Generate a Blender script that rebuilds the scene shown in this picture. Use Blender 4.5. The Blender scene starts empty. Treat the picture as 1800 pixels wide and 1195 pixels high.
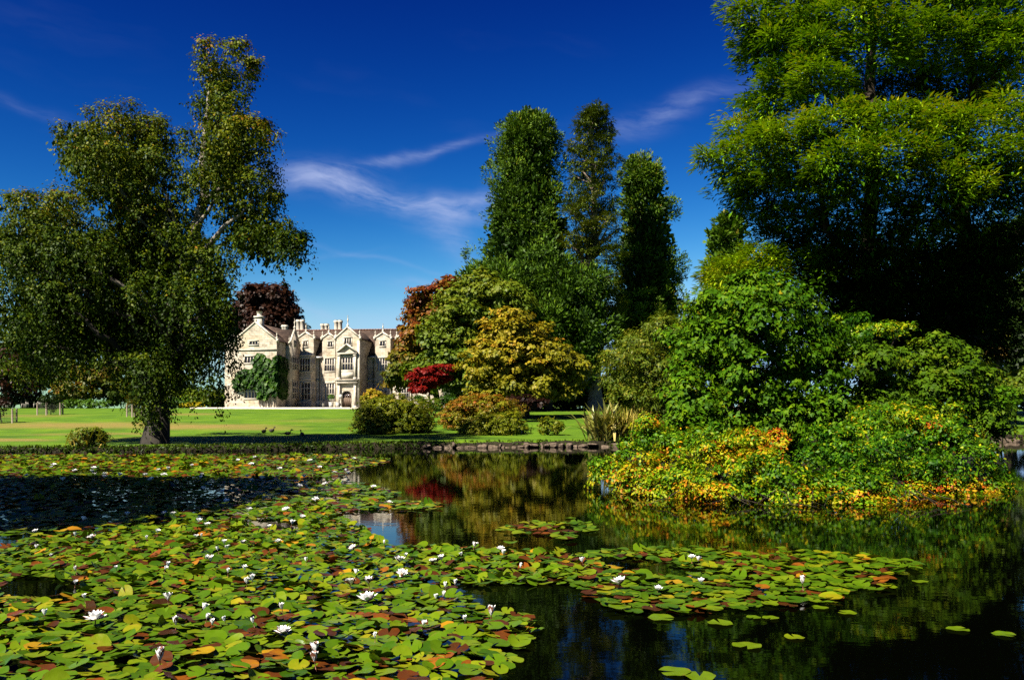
import bpy, math, random
import numpy as np
R = math.radians
# ------------------------------------------------------------------ camera, sky, sun
F, CAMZ, HY = 1559.0, 2.0, 727.0          # focal length in px of the 1800 px frame, eye height, horizon row
sc = bpy.context.scene
col = sc.collection
cam_d = bpy.data.cameras.new('camera'); cam = bpy.data.objects.new('camera', cam_d); col.objects.link(cam)
cam.location = (0, 0, CAMZ); cam.rotation_euler = (R(90), 0, 0)
cam_d.sensor_width = 36; cam_d.lens = F / 1800 * 36
cam_d.shift_y = (HY - 597.5) / 1800
cam_d.clip_start = .1; cam_d.clip_end = 8000
sc.camera = cam
SUN_AZ, SUN_EL = 224.0, 47.0               # clockwise from +Y (view direction); sun behind the camera and to the left
world = bpy.data.worlds.new('World'); sc.world = world; world.use_nodes = True
sun_d = bpy.data.lights.new('sun', 'SUN'); sun = bpy.data.objects.new('sun', sun_d); col.objects.link(sun)
sun_d.energy = 5.0; sun_d.angle = R(.5); sun_d.color = (1, .92, .76)
sun.rotation_euler = (R(90 - SUN_EL), 0, R(180 - SUN_AZ))
sc.view_settings.view_transform = 'Standard'; sc.view_settings.look = 'None'
sc.view_settings.exposure = 1.9; sc.view_settings.gamma = 1
sc.render.engine = 'CYCLES'
try:
    sc.cycles.use_denoising = False; sc.cycles.denoiser = 'OPENIMAGEDENOISE'; sc.cycles.denoising_prefilter = 'ACCURATE'
except Exception: pass
sc.cycles.max_bounces = 4; sc.cycles.diffuse_bounces = 1; sc.cycles.glossy_bounces = 2
sc.cycles.transmission_bounces = 3; sc.cycles.transparent_max_bounces = 4
sc.cycles.caustics_reflective = False; sc.cycles.caustics_refractive = False

class NT:
    def __init__(s, tree): s.t = tree; s.n = tree.nodes; s.l = tree.links; s.n.clear()
    def node(s, typ, **kw):
        nd = s.n.new(typ)
        for k, v in kw.items():
            if k == 'inp':
                for i, val in v.items():
                    if hasattr(val, 'is_linked'): s.l.new(val, nd.inputs[i])
                    else: nd.inputs[i].default_value = val
            else: setattr(nd, k, v)
        return nd
    def m(s, op, a, b=None, c=None):
        inp = {0: a}
        if b is not None: inp[1] = b
        if c is not None: inp[2] = c
        return s.node('ShaderNodeMath', operation=op, inp=inp).outputs[0]
    def mix(s, fac, a, b, blend='MIX'):
        return s.node('ShaderNodeMix', data_type='RGBA', blend_type=blend, inp={0: fac, 6: a, 7: b}).outputs[2]
    def ramp(s, fac, stops, interp='LINEAR'):
        nd = s.node('ShaderNodeValToRGB', inp={0: fac}); cr = nd.color_ramp; cr.interpolation = interp
        while len(cr.elements) < len(stops): cr.elements.new(.5)
        for e, (p, c) in zip(cr.elements, stops): e.position = p; e.color = (*c, 1) if len(c) == 3 else c
        return nd.outputs[0]

EXP = 2 ** 1.9
def build_sky():
    t = NT(world.node_tree)
    sky = t.node('ShaderNodeTexSky', sky_type='NISHITA', sun_disc=False, sun_elevation=R(SUN_EL), sun_rotation=R(SUN_AZ),
                 altitude=300, air_density=1.0, dust_density=.35, ozone_density=2.2)
    # polarised, saturated film look: one tone curve per channel over the whole sky
    sp = t.node('ShaderNodeSeparateColor', inp={0: sky.outputs[0]}); ch = []
    for k, (gam, gain, top, toe) in enumerate(((5.2, 66., .38, .0), (2.8, 4.0, .54, .012), (1.60, 1.86, .80, .095))):
        x = t.m('MULTIPLY', sp.outputs[k], .1)
        x = t.m('SMOOTH_MIN', x, top, .12)
        ch.append(t.m('MULTIPLY', t.m('MAXIMUM', t.m('SUBTRACT', t.m('MULTIPLY', t.m('POWER', x, gam), gain), toe), 0.), 10 / EXP))
    base = t.node('ShaderNodeCombineColor', inp={0: ch[0], 1: ch[1], 2: ch[2]}).outputs[0]
    # thin cirrus and old contrails, laid out on the sky sphere by azimuth and elevation
    d = t.node('ShaderNodeTexCoord').outputs['Generated']
    xyz = t.node('ShaderNodeSeparateXYZ', inp={0: d})
    az = t.m('ARCTAN2', xyz.outputs[0], xyz.outputs[1])
    el = t.m('ARCSINE', xyz.outputs[2])
    cv = t.node('ShaderNodeCombineXYZ', inp={0: az, 1: el}).outputs[0]
    warp = t.node('ShaderNodeTexNoise', inp={'Vector': cv, 'Scale': 9., 'Detail': 3.})
    wv = t.node('ShaderNodeVectorMath', operation='SUBTRACT', inp={0: warp.outputs['Color'], 1: (.5, .5, .5)}).outputs[0]
    wv = t.node('ShaderNodeVectorMath', operation='SCALE', inp={0: wv, 'Scale': .045}).outputs[0]
    cw = t.node('ShaderNodeVectorMath', operation='ADD', inp={0: cv, 1: wv}).outputs[0]
    wisps = [(745, 268, 135, 8, 13, .42), (560, 305, 90, 20, 0, .30), (610, 330, 110, 20, -10, .50), (735, 355, 120, 14, -13, .5), (830, 365, 60, 15, 8, .38),
             (775, 400, 50, 26, -25, .28), (800, 440, 60, 20, -60, .16), (660, 462, 120, 5, -11, .16), (1190, 185, 100, 14, 12, .30), (1120, 215, 70, 20, 10, .14),
             (740, 508, 60, 9, -3, .32), (560, 552, 70, 10, -25, .26), (690, 560, 90, 14, 0, .2), (20, 425, 50, 16, 5, .35), (60, 190, 110, 8, -12, .12), (590, 455, 60, 4, 10, .1)]
    tot = None
    for (px, py, la, lb, ang, st) in wisps:
        u, v = (px - 900) / F, (HY - py) / F
        a0 = math.atan(u); e0 = math.atan(v / math.sqrt(1 + u * u))
        rel = t.node('ShaderNodeVectorMath', operation='SUBTRACT', inp={0: cw, 1: (a0, e0, 0)}).outputs[0]
        rot = t.node('ShaderNodeVectorRotate', rotation_type='Z_AXIS', inp={0: rel, 'Angle': R(-ang)}).outputs[0]
        sc_ = t.node('ShaderNodeVectorMath', operation='MULTIPLY', inp={0: rot, 1: (F / la * .95, F / lb * .95, 0)}).outputs[0]
        ln = t.node('ShaderNodeVectorMath', operation='LENGTH', inp={0: sc_}).outputs['Value']
        g = t.m('MULTIPLY', t.m('POWER', 2.718, t.m('MULTIPLY', t.m('MULTIPLY', ln, ln), -1.)), st)
        tot = g if tot is None else t.m('ADD', tot, g)
    rotd = t.node('ShaderNodeVectorRotate', rotation_type='Z_AXIS', inp={0: cw, 'Angle': R(8)}).outputs[0]
    st = t.node('ShaderNodeVectorMath', operation='MULTIPLY', inp={0: rotd, 1: (14, 60, 1)}).outputs[0]
    fib = t.node('ShaderNodeTexNoise', inp={'Vector': st, 'Scale': 1., 'Detail': 6., 'Roughness': .62})
    fm = t.node('ShaderNodeMapRange', inp={0: fib.outputs[0], 1: .36, 2: .66}).outputs[0]
    st2 = t.node('ShaderNodeVectorMath', operation='MULTIPLY', inp={0: rotd, 1: (3, 12, 1)}).outputs[0]
    big = t.node('ShaderNodeTexNoise', inp={'Vector': st2, 'Scale': 1., 'Detail': 4.})
    bm = t.node('ShaderNodeMapRange', inp={0: big.outputs[0], 1: .55, 2: .9, 3: 0., 4: .05}).outputs[0]
    tot = t.m('MULTIPLY', t.m('ADD', tot, bm), t.m('ADD', t.m('MULTIPLY', fm, .85), .15))
    cl = t.m('MINIMUM', t.m('MULTIPLY', tot, .85), .8)
    out = t.mix(cl, base, (5.2/EXP, 6.0/EXP, 9.0/EXP, 1))
    bg = t.node('ShaderNodeBackground', inp={0: out, 1: .1})
    o = t.node('ShaderNodeOutputWorld'); t.l.new(bg.outputs[0], o.inputs[0])
build_sky()

# ------------------------------------------------------------------ helpers
def P(px, py, D): return np.array([(px - 900) * D / F, D, CAMZ + (HY - py) * D / F])
def water_pt(px, py):
    D = F * CAMZ / (py - HY); return np.array([(px - 900) * D / F, D])
def tag(o, label=None, cat=None, group=None, kind=None):
    if label: o['label'] = label
    if cat: o['category'] = cat
    if group: o['group'] = group
    if kind: o['kind'] = kind
    return o
def empty(name, loc, rz=0):
    o = bpy.data.objects.new(name, None); col.objects.link(o); o.location = loc; o.rotation_euler = (0, 0, rz)
    o.empty_display_size = .2; return o
def link(name, me, mat=None, parent=None):
    o = bpy.data.objects.new(name, me); col.objects.link(o)
    if mat is not None and not me.materials: me.materials.append(mat)
    if parent is not None: o.parent = parent
    return o
def np_mesh(name, V, Fc, attrs=None, smooth=False):
    """V (n,3); Fc: list of int arrays (m,k)"""
    me = bpy.data.meshes.new(name)
    V = np.asarray(V, dtype=np.float32)
    Fc = [np.asarray(f, dtype=np.int32) for f in Fc if len(f)]
    loops = np.concatenate([f.ravel() for f in Fc]); sizes = np.concatenate([np.full(len(f), f.shape[1], np.int32) for f in Fc])
    starts = np.concatenate([[0], np.cumsum(sizes)[:-1]]).astype(np.int32)
    me.vertices.add(len(V)); me.vertices.foreach_set('co', V.ravel())
    me.loops.add(len(loops)); me.loops.foreach_set('vertex_index', loops)
    me.polygons.add(len(sizes)); me.polygons.foreach_set('loop_start', starts)
    if smooth: me.polygons.foreach_set('use_smooth', np.ones(len(sizes), dtype=bool))
    if attrs:
        for k, a in attrs.items():
            at = me.attributes.new(k, 'FLOAT', 'POINT'); at.data.foreach_set('value', np.asarray(a, np.float32))
    me.update(calc_edges=True); me.validate()
    return me
class MB:
    """collects boxes, prisms and tubes into one mesh"""
    def __init__(s): s.V = []; s.F = {}; s.n = 0
    def add(s, V, faces):
        V = [tuple(v) for v in V]; s.V += V
        for f in faces: s.F.setdefault(len(f), []).append([i + s.n for i in f])
        s.n += len(V); return s
    def box(s, x0, x1, y0, y1, z0, z1):
        V = [(x0,y0,z0),(x1,y0,z0),(x1,y1,z0),(x0,y1,z0),(x0,y0,z1),(x1,y0,z1),(x1,y1,z1),(x0,y1,z1)]
        return s.add(V, [(0,3,2,1),(4,5,6,7),(0,1,5,4),(1,2,6,5),(2,3,7,6),(3,0,4,7)])
    def prism(s, pts, off):
        """pts: planar 3-D polygon, extruded by the vector off"""
        k = len(pts); V = list(pts) + [tuple(np.add(p, off)) for p in pts]
        return s.add(V, [tuple(range(k))[::-1], tuple(range(k, 2*k))] + [(i, (i+1) % k, (i+1) % k + k, i + k) for i in range(k)])
    def tube(s, pts, rad, seg=8, cap=True):
        pts = [np.array(p, float) for p in pts]; rings = []
        for i, p in enumerate(pts):
            d = pts[min(i+1, len(pts)-1)] - pts[max(i-1, 0)]; d /= (np.linalg.norm(d) + 1e-9)
            a = np.cross(d, (0, 0, 1)) if abs(d[2]) < .95 else np.cross(d, (1, 0, 0)); a /= np.linalg.norm(a); b = np.cross(d, a)
            rings.append([p + rad[i] * (math.cos(2*math.pi*k/seg) * a + math.sin(2*math.pi*k/seg) * b) for k in range(seg)])
        V = [v for r in rings for v in r]; fs = []
        for i in range(len(pts) - 1):
            for k in range(seg): fs.append((i*seg+k, i*seg+(k+1) % seg, (i+1)*seg+(k+1) % seg, (i+1)*seg+k))
        if cap: fs.append(tuple(range(seg))); fs.append(tuple(range((len(pts)-1)*seg, len(pts)*seg))[::-1])
        return s.add(V, fs)
    def lathe(s, c, prof, seg=12):
        pts = [(c[0], c[1], c[2] + z) for r, z in prof]
        return s.tube(pts, [max(r, .002) for r, z in prof], seg)
    def mesh(s, name, smooth=False): return np_mesh(name, np.array(s.V), [np.array(f) for f in s.F.values()], smooth=smooth)
    def build(s, name, mat, parent=None, smooth=False): return link(name, s.mesh(name, smooth), mat, parent)

# ------------------------------------------------------------------ materials
def new_mat(name):
    m = bpy.data.materials.new(name); m.use_nodes = True; return m, NT(m.node_tree)
def finish(t, sh): o = t.node('ShaderNodeOutputMaterial'); t.l.new(sh, o.inputs[0])
def leaf_mat(name, stops, rough=.45, trans=.25, spec=.12, source='tint', tr_col=(1.25, 1.2, .5)):
    m, t = new_mat(name)
    if source == 'tint': fac = t.node('ShaderNodeAttribute', attribute_name='tint').outputs['Fac']
    else: fac = t.node('ShaderNodeSeparateColor', inp={0: t.node('ShaderNodeObjectInfo').outputs['Color']}).outputs[0]
    c = t.ramp(fac, [(p, (cc[0]*ALB*1.15, cc[1]*ALB*1.03, cc[2]*ALB*.7)) for p, cc in stops])
    ob = t.node('ShaderNodeTexCoord').outputs['Object']
    nz = t.node('ShaderNodeTexNoise', inp={'Vector': ob, 'Scale': 2.3, 'Detail': 2.})
    c = t.mix(1., c, t.ramp(nz.outputs[0], [(.3, (.72, .76, .7)), (.7, (1.25, 1.2, 1.1))]), 'MULTIPLY')
    pb = t.node('ShaderNodeBsdfPrincipled', inp={'Base Color': c, 'Roughness': rough, 'Specular IOR Level': spec})
    tc = t.mix(1., c, (*tr_col, 1), 'MULTIPLY')
    tr = t.node('ShaderNodeBsdfTranslucent', inp={0: tc})
    mx = t.node('ShaderNodeMixShader', inp={0: trans, 1: pb.outputs[0], 2: tr.outputs[0]})
    finish(t, mx.outputs[0]); return m
def simple_mat(name, c1, c2, scale=4., rough=.8, spec=.3, bump=.3, detail=6., stretch=(1, 1, 1), bscale=None, alb=.42):
    m, t = new_mat(name)
    ob = t.node('ShaderNodeTexCoord').outputs['Object']
    v = t.node('ShaderNodeVectorMath', operation='MULTIPLY', inp={0: ob, 1: stretch}).outputs[0]
    nz = t.node('ShaderNodeTexNoise', inp={'Vector': v, 'Scale': scale, 'Detail': detail, 'Roughness': .65})
    c = t.ramp(nz.outputs[0], [(.32, tuple(q*alb for q in c1)), (.68, tuple(q*alb for q in c2))])
    n2 = t.node('ShaderNodeTexNoise', inp={'Vector': v, 'Scale': bscale or scale * 3, 'Detail': detail})
    bp = t.node('ShaderNodeBump', inp={'Strength': bump, 'Distance': .05, 'Height': n2.outputs[0]})
    pb = t.node('ShaderNodeBsdfPrincipled', inp={'Base Color': c, 'Roughness': rough, 'Specular IOR Level': spec, 'Normal': bp.outputs[0]})
    finish(t, pb.outputs[0]); return m

ALB = .50        # all base colours are given for a soft exposure; scaled once for the contrasty one used here
G = lambda *s: list(s)
M = {}
M['birch'] = leaf_mat('birch_leaves', G((0, (.010, .030, .003)), (.4, (.045, .090, .005)), (.8, (.16, .20, .010)), (1, (.26, .14, .02))), .5, .14, .06)
M['redwood'] = leaf_mat('feathery_conifer', G((0, (.010, .042, .003)), (.36, (.075, .215, .006)), (.72, (.235, .44, .011)), (1, (.40, .44, .03))), .5, .18, .06)
M['sequoia'] = leaf_mat('sequoia_foliage', G((0, (.012, .042, .004)), (.5, (.068, .160, .009)), (.9, (.16, .28, .016)), (1, (.22, .20, .03))), .55, .1)
M['cedar'] = leaf_mat('cedar_foliage', G((0, (.035, .08, .012)), (.5, (.10, .165, .02)), (1, (.18, .21, .035))), .55, .1)
M['darktree'] = leaf_mat('dark_tree_leaves', G((0, (.009, .026, .004)), (.6, (.026, .062, .007)), (1, (.06, .10, .011))), .5, .15)
M['copper'] = leaf_mat('copper_leaves', G((0, (.014, .006, .006)), (.6, (.036, .014, .011)), (1, (.075, .03, .015))), .45, .2)
M['autumn'] = leaf_mat('autumn_leaves', G((0, (.035, .075, .008)), (.4, (.11, .14, .012)), (.7, (.21, .12, .014)), (.9, (.22, .07, .015)), (1, (.14, .03, .012))), .5, .25)
M['greenmaple'] = leaf_mat('green_maple_leaves', G((0, (.05, .11, .010)), (.5, (.105, .18, .014)), (1, (.19, .22, .018))), .5, .25)
M['yellowmaple'] = leaf_mat('yellow_maple_leaves', G((0, (.10, .15, .012)), (.4, (.22, .24, .018)), (.8, (.36, .29, .020)), (1, (.40, .22, .03))), .5, .25)
M['red'] = leaf_mat('red_leaves', G((0, (.10, .005, .007)), (.6, (.26, .010, .012)), (1, (.36, .04, .02))), .5, .3)
M['mound'] = leaf_mat('mound_leaves', G((0, (.055, .11, .006)), (.45, (.19, .225, .011)), (.7, (.22, .17, .015)), (1, (.34, .12, .015))), .5, .25)
M['olive'] = leaf_mat('olive_leaves', G((0, (.035, .085, .008)), (.6, (.11, .18, .014)), (1, (.28, .28, .04))), .5, .25)
M['bigleaf'] = leaf_mat('big_green_leaves', G((0, (.012, .055, .004)), (.5, (.058, .165, .006)), (.85, (.15, .27, .010)), (1, (.30, .25, .02))), .5, .2, .04)
M['oliveleaf'] = leaf_mat('dull_green_leaves', G((0, (.014, .050, .004)), (.55, (.066, .150, .007)), (1, (.18, .24, .014))), .5, .18, .04)
M['azalea'] = leaf_mat('autumn_shrub_leaves', G((0, (.018, .085, .004)), (.34, (.105, .27, .007)), (.58, (.38, .44, .014)), (.70, (.58, .36, .016)), (.84, (.54, .14, .018)), (1, (.28, .045, .018))), .45, .25, .08)
M['ivy'] = leaf_mat('creeper_leaves', G((0, (.008, .040, .004)), (.7, (.036, .115, .006)), (1, (.085, .18, .011))), .45, .2)
M['reed'] = leaf_mat('reed_blades', G((0, (.14, .17, .02)), (.5, (.36, .35, .07)), (1, (.62, .50, .18))), .5, .2)
M['flax'] = leaf_mat('flax_blades', G((0, (.08, .12, .03)), (.5, (.26, .30, .09)), (1, (.70, .62, .30))), .4, .15, .5)
M['palm'] = leaf_mat('palm_fronds', G((0, (.03, .07, .012)), (.6, (.08, .13, .02)), (1, (.30, .21, .09))), .45, .15)
M['hedge'] = leaf_mat('hedge_leaves', G((0, (.03, .09, .008)), (.6, (.07, .18, .012)), (1, (.13, .24, .02))), .5, .2)
PADS = G((0, (.035, .115, .006)), (.3, (.085, .205, .008)), (.55, (.16, .27, .012)), (.66, (.34, .31, .02)), (.74, (.42, .24, .02)), (.82, (.24, .085, .02)), (.9, (.10, .032, .014)), (1, (.04, .018, .012)))
def pad_mat(name, source):
    m, t = new_mat(name)
    if source == 'tint': fac = t.node('ShaderNodeAttribute', attribute_name='tint').outputs['Fac']
    else: fac = t.node('ShaderNodeSeparateColor', inp={0: t.node('ShaderNodeObjectInfo').outputs['Color']}).outputs[0]
    rad = t.node('ShaderNodeAttribute', attribute_name='rad').outputs['Fac']; vein = t.node('ShaderNodeAttribute', attribute_name='ang').outputs['Fac']
    pos = t.node('ShaderNodeNewGeometry').outputs['Position']
    n1 = t.node('ShaderNodeTexNoise', inp={'Vector': pos, 'Scale': 9., 'Detail': 5., 'Roughness': .7}); n2 = t.node('ShaderNodeTexNoise', inp={'Vector': pos, 'Scale': 45., 'Detail': 3.})
    f2 = t.m('ADD', fac, t.m('MULTIPLY', t.m('SUBTRACT', n1.outputs[0], .5), .16))
    c = t.ramp(f2, [(p, (cc[0]*ALB*1.05, cc[1]*ALB*.84, cc[2]*ALB*.4)) for p, cc in PADS])
    wear = t.node('ShaderNodeMapRange', inp={0: t.m('ADD', rad, t.m('MULTIPLY', n1.outputs[0], 1.1)), 1: 1.52, 2: 1.75}).outputs[0]
    c = t.mix(t.m('MULTIPLY', wear, .8), c, t.ramp(n2.outputs[0], [(.35, (.03, .013, .005)), (.65, (.12, .066, .009))]))
    spot = t.node('ShaderNodeMapRange', inp={0: n2.outputs[0], 1: .66, 2: .72}).outputs[0]
    c = t.mix(t.m('MULTIPLY', spot, .6), c, (.035, .022, .007, 1))
    vv = t.node('ShaderNodeMapRange', inp={0: t.m('ABSOLUTE', t.m('SINE', t.m('MULTIPLY', vein, 8.))), 1: 0., 2: .14, 3: .35, 4: 0.}).outputs[0]
    c = t.mix(t.m('MULTIPLY', vv, t.m('SUBTRACT', 1.1, rad)), c, (.11, .15, .015, 1))
    bp = t.node('ShaderNodeBump', inp={'Strength': .35, 'Distance': .012, 'Height': n1.outputs[0]})
    pb = t.node('ShaderNodeBsdfPrincipled', inp={'Base Color': c, 'Roughness': t.node('ShaderNodeMapRange', inp={0: n1.outputs[0], 1: .35, 2: .65, 3: .22, 4: .5}).outputs[0], 'Specular IOR Level': .12, 'Normal': bp.outputs[0]})
    tr = t.node('ShaderNodeBsdfTranslucent', inp={0: c}); mx = t.node('ShaderNodeMixShader', inp={0: .08, 1: pb.outputs[0], 2: tr.outputs[0]}); finish(t, mx.outputs[0]); return m
M['pad'] = pad_mat('lily_pad', 'tint'); M['pad_object'] = pad_mat('lily_pad_single', 'object')
M['petal'] = simple_mat('white_petal', (.66, .65, .64), (.74, .73, .73), 6, .45, .4, 0, alb=1.)
M['sepal'] = simple_mat('reddish_sepal', (.26, .07, .05), (.36, .16, .08), 6, .5, .3, 0)
M['stamen'] = simple_mat('yellow_stamens', (.75, .45, .03), (.85, .6, .06), 20, .6, .3, 0)
M['bark'] = simple_mat('dark_bark', (.030, .022, .016), (.085, .062, .045), 5, .9, .2, .8, stretch=(3, 3, .6))
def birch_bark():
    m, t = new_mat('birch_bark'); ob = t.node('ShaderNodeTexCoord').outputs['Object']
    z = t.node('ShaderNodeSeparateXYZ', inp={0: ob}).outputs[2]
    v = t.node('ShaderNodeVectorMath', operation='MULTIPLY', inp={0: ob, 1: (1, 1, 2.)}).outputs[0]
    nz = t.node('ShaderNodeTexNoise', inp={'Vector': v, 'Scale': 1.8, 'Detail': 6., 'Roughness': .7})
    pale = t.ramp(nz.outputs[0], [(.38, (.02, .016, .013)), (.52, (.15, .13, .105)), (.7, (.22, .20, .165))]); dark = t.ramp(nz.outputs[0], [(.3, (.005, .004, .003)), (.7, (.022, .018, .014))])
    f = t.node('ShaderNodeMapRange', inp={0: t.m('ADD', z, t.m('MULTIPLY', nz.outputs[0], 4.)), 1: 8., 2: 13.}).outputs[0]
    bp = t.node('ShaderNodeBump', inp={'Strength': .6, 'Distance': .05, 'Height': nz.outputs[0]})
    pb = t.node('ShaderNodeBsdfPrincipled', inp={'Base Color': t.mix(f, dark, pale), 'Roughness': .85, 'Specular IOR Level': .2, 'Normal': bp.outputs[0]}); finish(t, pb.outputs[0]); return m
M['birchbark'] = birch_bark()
M['redbark'] = simple_mat('conifer_bark', (.06, .036, .026), (.22, .15, .11), 3, .9, .2, .9, stretch=(4, 4, .5))
M['palebark'] = simple_mat('pale_bark', (.22, .16, .12), (.55, .43, .36), 3, .9, .2, .9, stretch=(4, 4, .5))
M['earth'] = simple_mat('bank_earth', (.012, .010, .006), (.045, .034, .018), 2.2, .95, .15, .8)
M['stone'] = simple_mat('edging_stone', (.07, .05, .035), (.30, .22, .16), 3, .9, .2, .6)
M['wood'] = simple_mat('weathered_wood', (.22, .17, .12), (.42, .35, .27), 3, .8, .2, .3, stretch=(1, 1, 6))
M['palewood'] = simple_mat('pale_teak', (.42, .38, .32), (.62, .58, .50), 5, .7, .3, .2)
M['doorwood'] = simple_mat('oak_door', (.14, .085, .055), (.27, .18, .125), 4, .6, .3, .3, stretch=(8, 8, .5))
M['planter'] = simple_mat('white_planter', (.68, .66, .62), (.8, .78, .74), 3, .6, .3, .1)
M['lead'] = simple_mat('white_rainwater_head', (.6, .6, .6), (.75, .75, .74), 3, .5, .3, .1)
M['iron'] = simple_mat('dark_metal', (.02, .02, .02), (.06, .06, .06), 8, .6, .4, .1)
M['duck'] = simple_mat('dark_plumage', (.02, .015, .012), (.07, .05, .035), 9, .7, .3, .2)
M['wire'] = simple_mat('guard_wire', (.06, .07, .05), (.12, .12, .09), 8, .6, .4, 0)
M['flower_yellow'] = leaf_mat('yellow_flowers', G((0, (.30, .32, .02)), (1, (.75, .60, .02))), .5, .2)

def stone_wall():
    m, t = new_mat('limestone_wall')
    ob = t.node('ShaderNodeTexCoord').outputs['Object']
    s = t.node('ShaderNodeSeparateXYZ', inp={0: ob})
    v = t.node('ShaderNodeCombineXYZ', inp={0: t.m('ADD', s.outputs[0], s.outputs[1]), 1: s.outputs[2]}).outputs[0]
    br = t.node('ShaderNodeTexBrick', inp={'Vector': v, 'Color1': (.27, .238, .195, 1), 'Color2': (.42, .382, .33, 1), 'Mortar': (.18, .155, .125, 1),
                'Scale': 1., 'Mortar Size': .012, 'Brick Width': .75, 'Row Height': .32, 'Bias': .1})
    nz = t.node('ShaderNodeTexNoise', inp={'Vector': ob, 'Scale': .9, 'Detail': 8., 'Roughness': .7})
    c = t.mix(1., br.outputs[0], t.ramp(nz.outputs[0], [(.32, (.38, .34, .31)), (.48, (.92, .89, .85)), (.7, (1.15, 1.13, 1.12))]), 'MULTIPLY')
    n3 = t.node('ShaderNodeTexNoise', inp={'Vector': ob, 'Scale': .33, 'Detail': 5.})
    c = t.mix(t.ramp(n3.outputs[0], [(.5, (0, 0, 0)), (.7, (.55, .55, .55))]), c, (.36, .28, .165, 1))
    bp = t.node('ShaderNodeBump', inp={'Strength': .5, 'Distance': .03, 'Height': br.outputs['Fac']}); bp.invert = True
    pb = t.node('ShaderNodeBsdfPrincipled', inp={'Base Color': c, 'Roughness': .9, 'Specular IOR Level': .2, 'Normal': bp.outputs[0]})
    finish(t, pb.outputs[0]); return m
M['wall'] = stone_wall()
M['dressed'] = simple_mat('dressed_stone', (.27, .24, .20), (.42, .385, .33), 2.5, .85, .2, .2, alb=1.)
def roof_mat():
    m, t = new_mat('stone_slate_roof')
    ob = t.node('ShaderNodeTexCoord').outputs['Object']
    s = t.node('ShaderNodeSeparateXYZ', inp={0: ob})
    v = t.node('ShaderNodeCombineXYZ', inp={0: t.m('ADD', s.outputs[0], t.m('MULTIPLY', s.outputs[1], .35)), 1: s.outputs[2]}).outputs[0]
    br = t.node('ShaderNodeTexBrick', inp={'Vector': v, 'Color1': (.032, .020, .016, 1), 'Color2': (.07, .046, .034, 1), 'Mortar': (.04, .025, .02, 1),
                'Scale': 1., 'Mortar Size': .02, 'Brick Width': .45, 'Row Height': .28})
    nz = t.node('ShaderNodeTexNoise', inp={'Vector': ob, 'Scale': 1.1, 'Detail': 8., 'Roughness': .75})
    c = t.mix(1., br.outputs[0], t.ramp(nz.outputs[0], [(.32, (.55, .5, .5)), (.6, (1.1, 1.1, 1.1)), (.75, (2.2, 2.0, 1.7))]), 'MULTIPLY')
    bp = t.node('ShaderNodeBump', inp={'Strength': .8, 'Distance': .04, 'Height': br.outputs['Fac']}); bp.invert = True
    pb = t.node('ShaderNodeBsdfPrincipled', inp={'Base Color': c, 'Roughness': .9, 'Specular IOR Level': .2, 'Normal': bp.outputs[0]})
    finish(t, pb.outputs[0]); return m
M['roof'] = roof_mat()
M['ridge'] = simple_mat('terracotta_ridge', (.28, .13, .09), (.42, .23, .17), 2, .9, .2, .3)
def glass_mat():
    m, t = new_mat('leaded_glass')
    ob = t.node('ShaderNodeTexCoord').outputs['Object']
    nz = t.node('ShaderNodeTexNoise', inp={'Vector': ob, 'Scale': 2.6, 'Detail': 2.})
    c = t.ramp(nz.outputs[0], [(.4, (.012, .010, .012)), (.65, (.07, .05, .05))])
    bp = t.node('ShaderNodeBump', inp={'Strength': .25, 'Distance': .02, 'Height': nz.outputs[0]})
    pb = t.node('ShaderNodeBsdfPrincipled', inp={'Base Color': c, 'Roughness': .12, 'Specular IOR Level': .6, 'Normal': bp.outputs[0]})
    finish(t, pb.outputs[0]); return m
M['glass'] = glass_mat()
def water_mat():
    m, t = new_mat('pond_water')
    ob = t.node('ShaderNodeTexCoord').outputs['Object']
    v = t.node('ShaderNodeVectorMath', operation='MULTIPLY', inp={0: ob, 1: (1., 1.6, 1)}).outputs[0]
    nz = t.node('ShaderNodeTexNoise', inp={'Vector': v, 'Scale': 2.2, 'Detail': 3., 'Roughness': .55})
    bp = t.node('ShaderNodeBump', inp={'Strength': .025, 'Distance': .04, 'Height': nz.outputs[0]})
    pb = t.node('ShaderNodeBsdfPrincipled', inp={'Base Color': (.0003, .0004, .0002, 1), 'Roughness': .03, 'IOR': 1.22, 'Specular IOR Level': .5, 'Normal': bp.outputs[0]})
    finish(t, pb.outputs[0]); return m
M['water'] = water_mat()
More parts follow.
